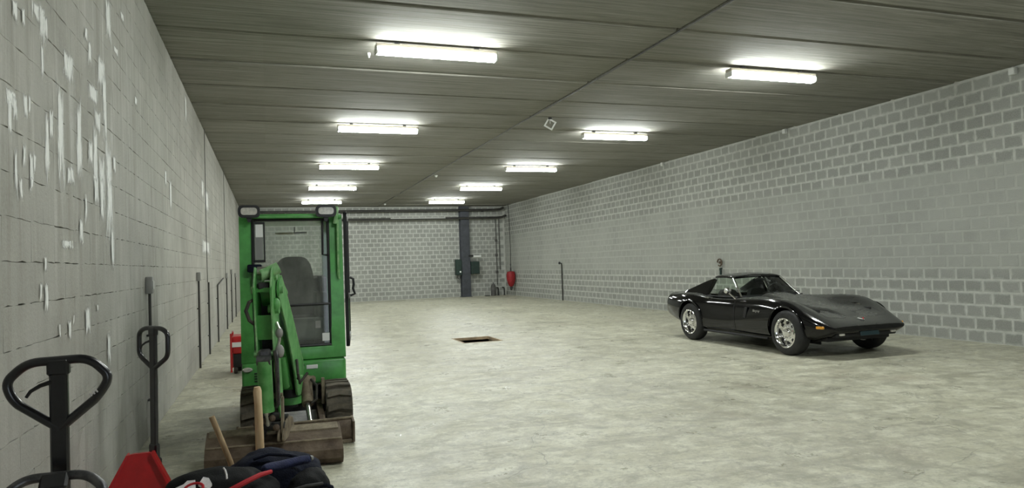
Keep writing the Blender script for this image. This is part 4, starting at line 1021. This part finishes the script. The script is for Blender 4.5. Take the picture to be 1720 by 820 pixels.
# navy roll
t = thing('rolled_jacket', 'rolled navy cloth lying across the bags', 'cloth', (0, 0, 0))
g = G(); pts = [(-.06, 3.80, .525), (-.0, 3.87, .505), (.08, 3.93, .50), (.15, 3.96, .50), (.195, 3.98, .50)]
g.tube(pts, [.020, .024, .026, .025, .021], 14); o = g.obj('roll', 'navy', t)
subsurf(o, 1); apply_mods(o)
for v in o.data.vertices: v.co += v.normal*mnoise.noise(v.co*28)*.006
g = G(); g.cyl((.190, 3.977, .50), (.204, 3.984, .50), .016, .012, 12); g.obj('roll_end', 'greyplastic', t)
# black bag at the right with a strap
t = thing('shoulder_bag', 'black shoulder bag with a loose strap at the right of the heap', 'bag', (0, 0, 0))
soft('bag_body', ringset([(.07, 3.86, .03, .40, .08), (.10, 3.86, 0, .45, .13), (.16, 3.88, 0, .47, .15), (.22, 3.90, 0, .468, .14), (.265, 3.92, .0, .43, .12), (.285, 3.93, .04, .38, .07)]), 'blackcloth', t, 2, .012, 8)
g = G(); g.tube([(.23, 3.80, .40), (.26, 3.79, .40), (.285, 3.80, .385), (.292, 3.81, .35), (.28, 3.81, .30)], .011, 8); g.obj('strap', 'navydark', t)
g = G(); g.tube([(.08, 3.745, .41), (.16, 3.74, .425), (.24, 3.78, .415)], .008, 6); g.obj('zip', 'dark', t)
# tool handles leaning against the bags
t = thing('axe_handle', 'thick pale wooden handle standing up behind the bags', 'handle', (0, 0, 0))
g = G(); g.tube([(-.07, 4.555, .0), (-.071, 4.54, .30), (-.073, 4.525, .55), (-.076, 4.515, .72), (-.079, 4.51, .80), (-.080, 4.51, .825)], [.026, .026, .025, .023, .025, .018], 14); g.obj('handle', 'wood', t)
t = thing('broom_handle', 'thin brown wooden handle slanting out behind the bags', 'handle', (0, 0, 0))
g = G(); g.tube([(-.13, 4.52, .0), (-.24, 4.52, .40), (-.335, 4.52, .672)], .0165, 12); g.obj('handle', 'wood2', t)

# ================================================================== CAR
CXW, CYW = 8.10, 9.86
car = thing('sports_car', 'glossy black vintage sports coupe with chrome wheels parked by the right wall', 'car', (CXW, CYW, 0))
AXF, AXR, TR = -1.245, 1.265, .335
ST = [  # y, centre z, (hood x,z), (crest x,z), (shoulder x,z), (widest x,z), (lower x,z), (bottom x,z)
 (-2.03, .462, (.30, .462), (.54, .456), (.62, .448), (.64, .436), (.63, .415), (.60, .39)),
 (-1.97, .495, (.32, .497), (.57, .49), (.66, .475), (.69, .44), (.67, .39), (.62, .345)),
 (-1.80, .555, (.36, .56), (.62, .575), (.73, .545), (.775, .465), (.76, .35), (.70, .275)),
 (-1.55, .610, (.39, .612), (.66, .705), (.78, .66), (.835, .54), (.82, .36), (.75, .22)),
 (-1.38, .640, (.40, .640), (.675, .80), (.795, .735), (.86, .59), (.85, .37), (.78, .20)),
 (-1.20, .640, (.42, .636), (.685, .868), (.805, .78), (.872, .62), (.862, .37), (.79, .19)),
 (-.95, .672, (.44, .662), (.69, .88), (.80, .795), (.865, .62), (.855, .37), (.79, .185)),
 (-.60, .735, (.48, .722), (.69, .862), (.785, .79), (.84, .60), (.845, .37), (.79, .18)),
 (-.20, .815, (.53, .795), (.68, .815), (.765, .775), (.815, .58), (.83, .37), (.785, .18)),
 (.04, .862, (.56, .835), (.675, .81), (.755, .77), (.80, .57), (.825, .37), (.78, .18)),
 (.14, .60, (.56, .60), (.665, .805), (.75, .765), (.795, .57), (.82, .37), (.78, .18)),
 (.55, .52, (.57, .52), (.665, .805), (.75, .765), (.79, .57), (.82, .37), (.78, .18)),
 (.86, .60, (.57, .60), (.67, .815), (.76, .775), (.80, .58), (.83, .37), (.785, .18)),
 (.96, .81, (.54, .81), (.68, .83), (.775, .79), (.825, .59), (.84, .375), (.79, .185)),
 (1.20, .825, (.52, .83), (.70, .865), (.81, .82), (.872, .63), (.865, .385), (.80, .195)),
 (1.45, .835, (.51, .84), (.70, .87), (.81, .82), (.875, .64), (.865, .39), (.80, .21)),
 (1.80, .83, (.50, .835), (.67, .85), (.77, .795), (.83, .64), (.82, .43), (.76, .30)),
 (2.10, .825, (.48, .828), (.63, .825), (.71, .775), (.76, .65), (.75, .47), (.70, .36)),
 (2.22, .845, (.47, .845), (.61, .83), (.68, .77), (.72, .65), (.71, .49), (.67, .39)),
 (2.26, .80, (.46, .80), (.59, .79), (.65, .74), (.69, .64), (.68, .50), (.64, .41)),
]
g = G(); rows = []
for y, zc, *ps in ST:
    half = [(0, zc)] + ps; zb = ps[-1][1]
    half.insert(1, (ps[0][0]*.5, (zc+ps[0][1])/2))
    half.append((ps[-1][0]*.5, zb))
    ring = [(x, y, z) for x, z in half] + [(0, y, zb)] + [(-x, y, z) for x, z in half[::-1][:-1]]
    rows.append(ring)
V = [[g.bm.verts.new(p) for p in r] for r in rows]; n = len(V[0])
for A, Bq in zip(V, V[1:]):
    for k in range(n): g.bm.faces.new((A[k], A[(k+1) % n], Bq[(k+1) % n], Bq[k]))
g.bm.faces.new(V[0][::-1]); g.bm.faces.new(V[-1])
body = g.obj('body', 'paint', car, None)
cl = body.data.attributes.new('crease_edge', 'FLOAT', 'EDGE')
for e in body.data.edges:
    a, b = (body.data.vertices[i].co for i in e.vertices)
    if a.y < -2.02 and b.y < -2.02: cl.data[e.index].value = .85
    elif a.y > 2.2 and b.y > 2.2 and min(a.z, b.z) > .82: cl.data[e.index].value = .6
subsurf(body, 3)
# wheel arches cut out of the body
cutters = []
for yy in (AXF, AXR):
    for s in (-1, 1):
        g = G(); g.cyl((s*.50, yy, TR+.015), (s*1.1, yy, TR+.015), .375, None, 48); c = g.obj('cutter', 'carblack', car, None)
        md = body.modifiers.new('cut', 'BOOLEAN'); md.operation = 'DIFFERENCE'; md.object = c; md.solver = 'EXACT'; cutters.append(c)
apply_mods(body)
for c in cutters: bpy.data.objects.remove(c, do_unlink=True)
for f in body.data.polygons: f.use_smooth = True
body.data.set_sharp_from_angle(angle=math.radians(40))
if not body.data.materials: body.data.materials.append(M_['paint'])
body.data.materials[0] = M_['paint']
from mathutils.bvhtree import BVHTree
BVH = BVHTree.FromPolygons([v.co[:] for v in body.data.vertices], [tuple(p.vertices) for p in body.data.polygons])
def surf(x, y):
    h_ = BVH.ray_cast(Vector((x, y, 2.)), Vector((0, 0, -1)))[0]
    return h_.z if h_ else .5
# arch lips and inner wells
for yy in (AXF, AXR):
    for s in (-1, 1):
        xo = .868 if yy < 0 else .868
        pts = [(s*(xo-.035*abs(math.cos(a))**2 - (.01)), yy+.376*math.cos(a), TR+.015+.376*math.sin(a)) for a in [PI*k/20 for k in range(1, 20)]]
        g = G(); g.tube(pts, .011, 8); g.obj('arch_lip', 'paint', car)
        g = G(); g.box((s*.48, yy, .42), (.02, .66, .5)); g.obj('wheel_well', 'carblack', car, None)
# wheels
def wheel_meshes():
    hw = .105
    tire = G(); tire.lathe([(.205, -hw*.92), (.222, -hw), (.27, -hw-.008), (.305, -hw+.004), (.326, -hw+.022), (TR, -hw+.045), (TR, hw-.045), (.326, hw-.022), (.305, hw-.004), (.27, hw+.008), (.222, hw), (.205, hw*.92)], (0, 0, 0), 'x', 48, True)
    rim = G(); rim.lathe([(.208, .10), (.215, .108), (.205, .112), (.195, .10), (.188, .05), (.180, .035), (.150, .045), (.11, .06), (.075, .062), (.06, .055), (.0, .055)], (0, 0, 0), 'x', 48, False, False)
    rim.lathe([(.205, -.1), (.195, -.1), (.19, .05), (.2, .05)], (0, 0, 0), 'x', 48, True)
    ring = G(); ring.lathe([(.203, .108), (.214, .116), (.224, .110), (.214, .104)], (0, 0, 0), 'x', 48, True)
    cap = G(); cap.lathe([(.066, .05), (.064, .085), (.056, .094), (.03, .099), (0, .10)], (0, 0, 0), 'x', 32)
    slot = G(); slot.prism(rounded([(-.018, -.026), (.018, -.026), (.025, .026), (-.025, .026)], .014, 3), lambda u, v, t: (t, u, v), -.01, .012)
    nut = G(); nut.cyl((.05, 0, 0), (.078, 0, 0), .011, None, 8)
    return [x.mesh(n_) for x, n_ in ((tire, 'tire'), (rim, 'rim'), (ring, 'trim_ring'), (cap, 'hub_cap'), (slot, 'slot'), (nut, 'lug_nut'))]
TM = wheel_meshes()
for me, m in zip(TM, ('tire', 'chrome', 'chrome', 'chrome', 'carblack', 'chrome')):
    me.materials.append(M_[m])
    for p in me.polygons: p.use_smooth = True
    me.set_sharp_from_angle(angle=math.radians(35))
for yy in (AXF, AXR):
    for s in (-1, 1):
        wl_ = bpy.data.objects.new('wheel', None); C.objects.link(wl_); wl_.parent = car; wl_.location = (s*.735, yy, TR); wl_.rotation_euler = (0, 0, 0 if s > 0 else PI)
        for nme, me in zip(('tire', 'rim', 'trim_ring', 'hub_cap'), TM[:4]):
            o = bpy.data.objects.new(nme, me); C.objects.link(o); o.parent = wl_
        for k in range(8):
            a = 2*PI*k/8
            o = bpy.data.objects.new('slot', TM[4]); C.objects.link(o); o.parent = wl_; o.location = (.043, .145*math.sin(a)*-1, .145*math.cos(a)); o.rotation_euler = (a, 0, 0)
        for k in range(5):
            a = 2*PI*k/5
            o = bpy.data.objects.new('lug_nut', TM[5]); C.objects.link(o); o.parent = wl_; o.location = (0, .088*math.sin(a), .088*math.cos(a))
# hood bulge: a raised centre panel that follows the hood
rows = []
for i in range(25):
    y = -1.78+i*(1.78-.06)/24
    f_ = min(1, (y+1.78)/.5); hw = .15+.15*min(1, (y+1.78)/.9); up = .038*f_*f_*(3-2*f_)
    r = []
    for k in range(17):
        q = -1+2*k/16; e_ = max(0, min(1, (1-abs(q))/.38)); h_ = up*e_*e_*(3-2*e_)+.0015
        if k in (0, 16) or i == 0: h_ = -.012
        r.append((q*hw, y, surf(q*hw, y)+h_))
    rows.append(r)
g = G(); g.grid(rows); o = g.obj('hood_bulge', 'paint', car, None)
for f in o.data.polygons: f.use_smooth = True
# panel seams (hood, doors, headlamp lids)
def zat(x, y): return surf(x, y)
for s in (-1, 1):
    for x0, x1, y0, y1 in ((.20, .54, -1.78, -1.78), (.20, .54, -1.50, -1.50), (.20, .20, -1.78, -1.50), (.54, .54, -1.78, -1.50)):
        g = G(); g.tube([(s*(x0+(x1-x0)*k/6), y0+(y1-y0)*k/6, zat(x0+(x1-x0)*k/6, y0+(y1-y0)*k/6)-.002) for k in range(7)], .004, 6); g.obj('lid_seam', 'carblack', car)
    g = G(); g.tube([(s*.55, -1.35+k*.17, zat(s*.55, -1.35+k*.17)-.002) for k in range(8)], .004, 6); g.obj('hood_seam', 'carblack', car)
    # door seams on the flank
    for ys in (.02, .98):
        g = G(); g.tube([(s*.757, ys, .765), (s*.793, ys, .66), (s*.808, ys-.01, .57), (s*.823, ys-.02, .45), (s*.829, ys-.03, .36), (s*.815, ys-.03, .28)], .0025, 6); g.obj('door_seam', 'carblack', car)
    g = G(); g.tube([(s*.815, -.01, .28), (s*.818, .5, .275), (s*.82, .95, .28)], .0025, 6); g.obj('door_seam', 'carblack', car)
    g = G(); g.box((s*.752, .80, .783), (.05, .11, .012), .004); g.obj('door_handle', 'chrome', car)
    # fender side vents
    g = G(); g.prism(rounded([(-.32, .50), (-.26, .50), (-.31, .68), (-.37, .68)], .02, 3), lambda u, v, t: (s*(t-.02*(v-.48)), u, v), .822, .832); g.obj('fender_vent', 'carblack', car, None)
    # sill moulding
    g = G(); g.tube([(s*.80, -.82, .215), (s*.815, 0, .215), (s*.815, .85, .215)], .020, 8); g.obj('sill_moulding', 'carblack', car)
# greenhouse: roof
rows = []
for y, hw, zc in ((.36, .485, 1.145), (.46, .49, 1.168), (.65, .49, 1.178), (.85, .485, 1.172), (.98, .48, 1.155)):
    rows.append([(hw*q, y+(.03*(q*q) if y < .4 else 0), zc-.035*abs(q)**2.4) for q in [-1+2*k/10 for k in range(11)]])
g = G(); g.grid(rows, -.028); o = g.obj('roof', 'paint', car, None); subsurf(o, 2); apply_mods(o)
for f in o.data.polygons: f.use_smooth = True
g = G(); g.tube([(0, y, 1.1795) for y in (.42, .6, .8, .95)], .006, 6); g.obj('roof_bar_seam', 'carblack', car)
# sail panels
for s in (-1, 1):
    rows = []
    top = [(.86, 1.125), (.99, 1.122), (1.2, 1.065), (1.45, .965), (1.72, .875)]
    bot = [(.90, .80), (1.03, .80), (1.2, .815), (1.45, .825), (1.75, .835)]
    for (yt, zt), (yb_, zb_) in zip(top, bot):
        rr3 = []
        for k in range(5):
            f_ = k/4; y = yb_+(yt-yb_)*f_; z = zb_+(zt-zb_)*f_
            xx = .69-(.69-.475)*min(1, (z-.80)/.335)**.85
            rr3.append((s*xx, y, z))
        rows.append(rr3)
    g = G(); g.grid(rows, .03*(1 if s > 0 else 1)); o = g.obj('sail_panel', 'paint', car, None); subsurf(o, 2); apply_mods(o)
    for f in o.data.polygons: f.use_smooth = True
    # bright drip rail, A pillar
    g = G(); g.tube([(s*.605, .05, .805), (s*.565, .17, .91), (s*.525, .29, 1.02), (s*.490, .40, 1.118)], [.019, .018, .017, .016], 10); g.obj('windscreen_pillar', 'chrome', car)
    g = G(); g.tube([(s*.490, .39, 1.122), (s*.496, .6, 1.138), (s*.492, .9, 1.132)], .012, 8); g.obj('drip_rail', 'paint', car)
    # side glass
    g = G(); g.grid([[(s*.645, .08, .81), (s*.60, .20, .92), (s*.50, .41, 1.115)], [(s*.655, .5, .81), (s*.605, .5, .95), (s*.50, .6, 1.13)], [(s*.66, .90, .81), (s*.60, .91, .95), (s*.497, .90, 1.122)]]); o = g.obj('side_window', 'carglass', car, None)
    g = G(); g.tube([(s*.665, .06, .812), (s*.668, .5, .808), (s*.672, .92, .815)], .010, 8); g.obj('window_sill_trim', 'carblack', car)
# windscreen and rear window
rows = []
for y, z, hw in ((.03, .835, .60), (.14, .925, .565), (.26, 1.03, .53), (.385, 1.135, .49)):
    rows.append([(hw*q, y+.10*q*q*(1-.3*(z-.8))-.03, z-.0*q*q) for q in [-1+2*k/8 for k in range(9)]])
g = G(); g.grid(rows); o = g.obj('windscreen', 'carglass', car, None); subsurf(o, 1); apply_mods(o)
for f in o.data.polygons: f.use_smooth = True
g = G(); g.tube([(.49*q, .355+.07*q*q, 1.138-.02*q*q) for q in [-1+.25*k for k in range(9)]], .013, 8); g.obj('windscreen_header', 'paint', car)
g = G(); g.grid([[(-.44, 1.0, .82), (.44, 1.0, .82)], [(-.42, .97, 1.13), (.42, .97, 1.13)]]); g.obj('rear_window', 'carglass', car, None)
g = G(); g.box((0, 1.12, .825), (.95, .3, .02), .005); g.obj('rear_deck_lid', 'paint', car)
# wipers and cowl
for x in (-.25, .2):
    g = G(); g.tube([(x, -.05, .872), (x+.15, -.02, .878), (x+.36, .01, .872)], .006, 6); g.obj('wiper', 'black', car)
# interior
g = G(); g.box((0, .14, .78), (1.12, .14, .10), .03, None, 3); g.obj('dashboard', 'carblack', car)
for x in (-.30, .32):
    se = bpy.data.objects.new('seat', None); C.objects.link(se); se.parent = car
    g = G(); g.prism(rounded([(-.21, .52), (.21, .52), (.20, .80), (.12, .91), (-.12, .91), (-.20, .80)], .07, 4), lambda u, v, t: (x+u, .74+t+(v-.52)*.28, v), -.05, .05); g.obj('seat_back', 'carblack', se, 40)
    g = G(); g.box((x, .56, .56), (.44, .44, .12), .04, None, 3); g.obj('seat_cushion', 'carblack', se)
sw = bpy.data.objects.new('steering_wheel', None); C.objects.link(sw); sw.parent = car; sw.location = (.33, .30, .83); sw.rotation_euler = (math.radians(68), 0, 0)
g = G(); g.tube([(.185*math.cos(2*PI*k/28), .185*math.sin(2*PI*k/28), 0) for k in range(28)], .013, 8, True); g.obj('wheel_rim', 'carblack', sw)
g = G(); g.box((0, 0, 0), (.36, .03, .008)); g.box((0, -.09, 0), (.03, .18, .008)); g.cyl((0, 0, -.03), (0, 0, .02), .04, None, 14); g.obj('spokes', 'greysteel', sw)
g = G(); g.box((-.02, .33, 1.08), (.20, .03, .055), .012, None, 2); g.obj('rear_view_mirror', 'carblack', car)
# door mirror
mr = bpy.data.objects.new('door_mirror', None); C.objects.link(mr); mr.parent = car; mr.location = (-.775, .10, .79)
g = G(); g.tube([(.02, -.10, .0), (-.01, -.05, .05), (-.04, .0, .10)], [.016, .012, .012], 8); g.obj('stalk', 'chrome', mr)
g = G(); g.ball((-.05, .02, .135), .075, (.95, .55, .72), 18, 12); g.obj('shell', 'chrome', mr)
# nose details
g = G(); g.box((0, -1.90, .345), (1.12, .12, .10), .03, None, 3); g.obj('grille', 'carblack', car)
g = G(); g.prism(rounded([(-.57, .385), (-.46, .315), (.46, .315), (.57, .385)], .03, 3), lambda u, v, t: (u, -1.985+t+(.385-v)*.6, v), 0, .02); g.obj('lower_valance', 'carblack', car, None)
g = G(); g.box((0, -2.0, .375), (.34, .02, .12), .006, Matrix.Rotation(-.25, 3, 'X')); g.obj('number_plate', 'plate', car)
for s in (-1, 1):
    g = G(); g.box((s*.47, -1.975, .345), (.09, .03, .035), .012, None, 2); g.obj('turn_lamp', 'lens', car)
    g = G(); g.prism(rounded([(-.048, -.019), (.048, -.019), (.048, .019), (-.048, .019)], .012, 3), lambda u, v, t: (s*(.752+t+.42*u), -1.865+u, .452+v), -.012, .008); g.obj('side_marker', 'amber', car, None)
# chin
g = G(); g.box((0, -1.66, .265), (1.16, .30, .07), .02, None, 2); g.obj('chin_spoiler', 'carblack', car)
g = G(); g.box((0, .1, .22), (1.2, 2.9, .10), .03); g.obj('underbody', 'carblack', car)
# nose emblem: crossed flags on a round badge
em = bpy.data.objects.new('nose_emblem', None); C.objects.link(em); em.parent = car; em.location = (0, -1.88, .534); em.rotation_euler = (math.radians(20), 0, 0)
g = G(); g.lathe([(.035, -.004), (.035, .004), (.028, .008)], (0, 0, 0), 'z', 24); g.obj('badge', 'chrome', em)
for s in (-1, 1):
    g = G(); g.prism([(s*.01, -.02), (s*.06, .03), (s*.045, .045), (-s*.002, -.012)], lambda u, v, t: (u, v, t), .005, .011); g.obj('flag', 'red' if s > 0 else 'whiteplastic', em, None)
# fender script
def text_mesh(txt, size, m, parent, mw, name):
    cu = bpy.data.curves.new('txt', 'FONT'); cu.body = txt; cu.size = size; cu.extrude = .002; cu.shear = .35; cu.align_x = 'CENTER'; cu.align_y = 'CENTER'
    o = bpy.data.objects.new('txt', cu); C.objects.link(o)
    dg = bpy.context.evaluated_depsgraph_get(); dg.update()
    me = bpy.data.meshes.new_from_object(o.evaluated_get(dg)); bpy.data.objects.remove(o, do_unlink=True)
    q = link(name, me, m, parent); q.matrix_local = mw; return q
for s in (-1, 1):
    R = Matrix((Vector((0, -1 if s < 0 else 1, 0)), Vector((-s*.16, 0, .987)), Vector((s*.987, 0, .16)))).transposed()
    mw = R.to_4x4(); mw.translation = Vector((s*.838, -.60, .628))
    text_mesh('Stingray', .055, 'chrome', car, mw, 'fender_script')
# tail lamps and rear bumper
for s in (-1, 1):
    for x in (.24, .44):
        g = G(); g.lathe([(.055, 0), (.055, .03), (.0, .035)], (s*x, 2.245, .62), 'y', 20); g.obj('tail_lamp', 'red', car)
    g = G(); g.cyl((s*.35, 2.05, .26), (s*.35, 2.28, .26), .04, None, 14); g.obj('exhaust_tip', 'chrome', car)
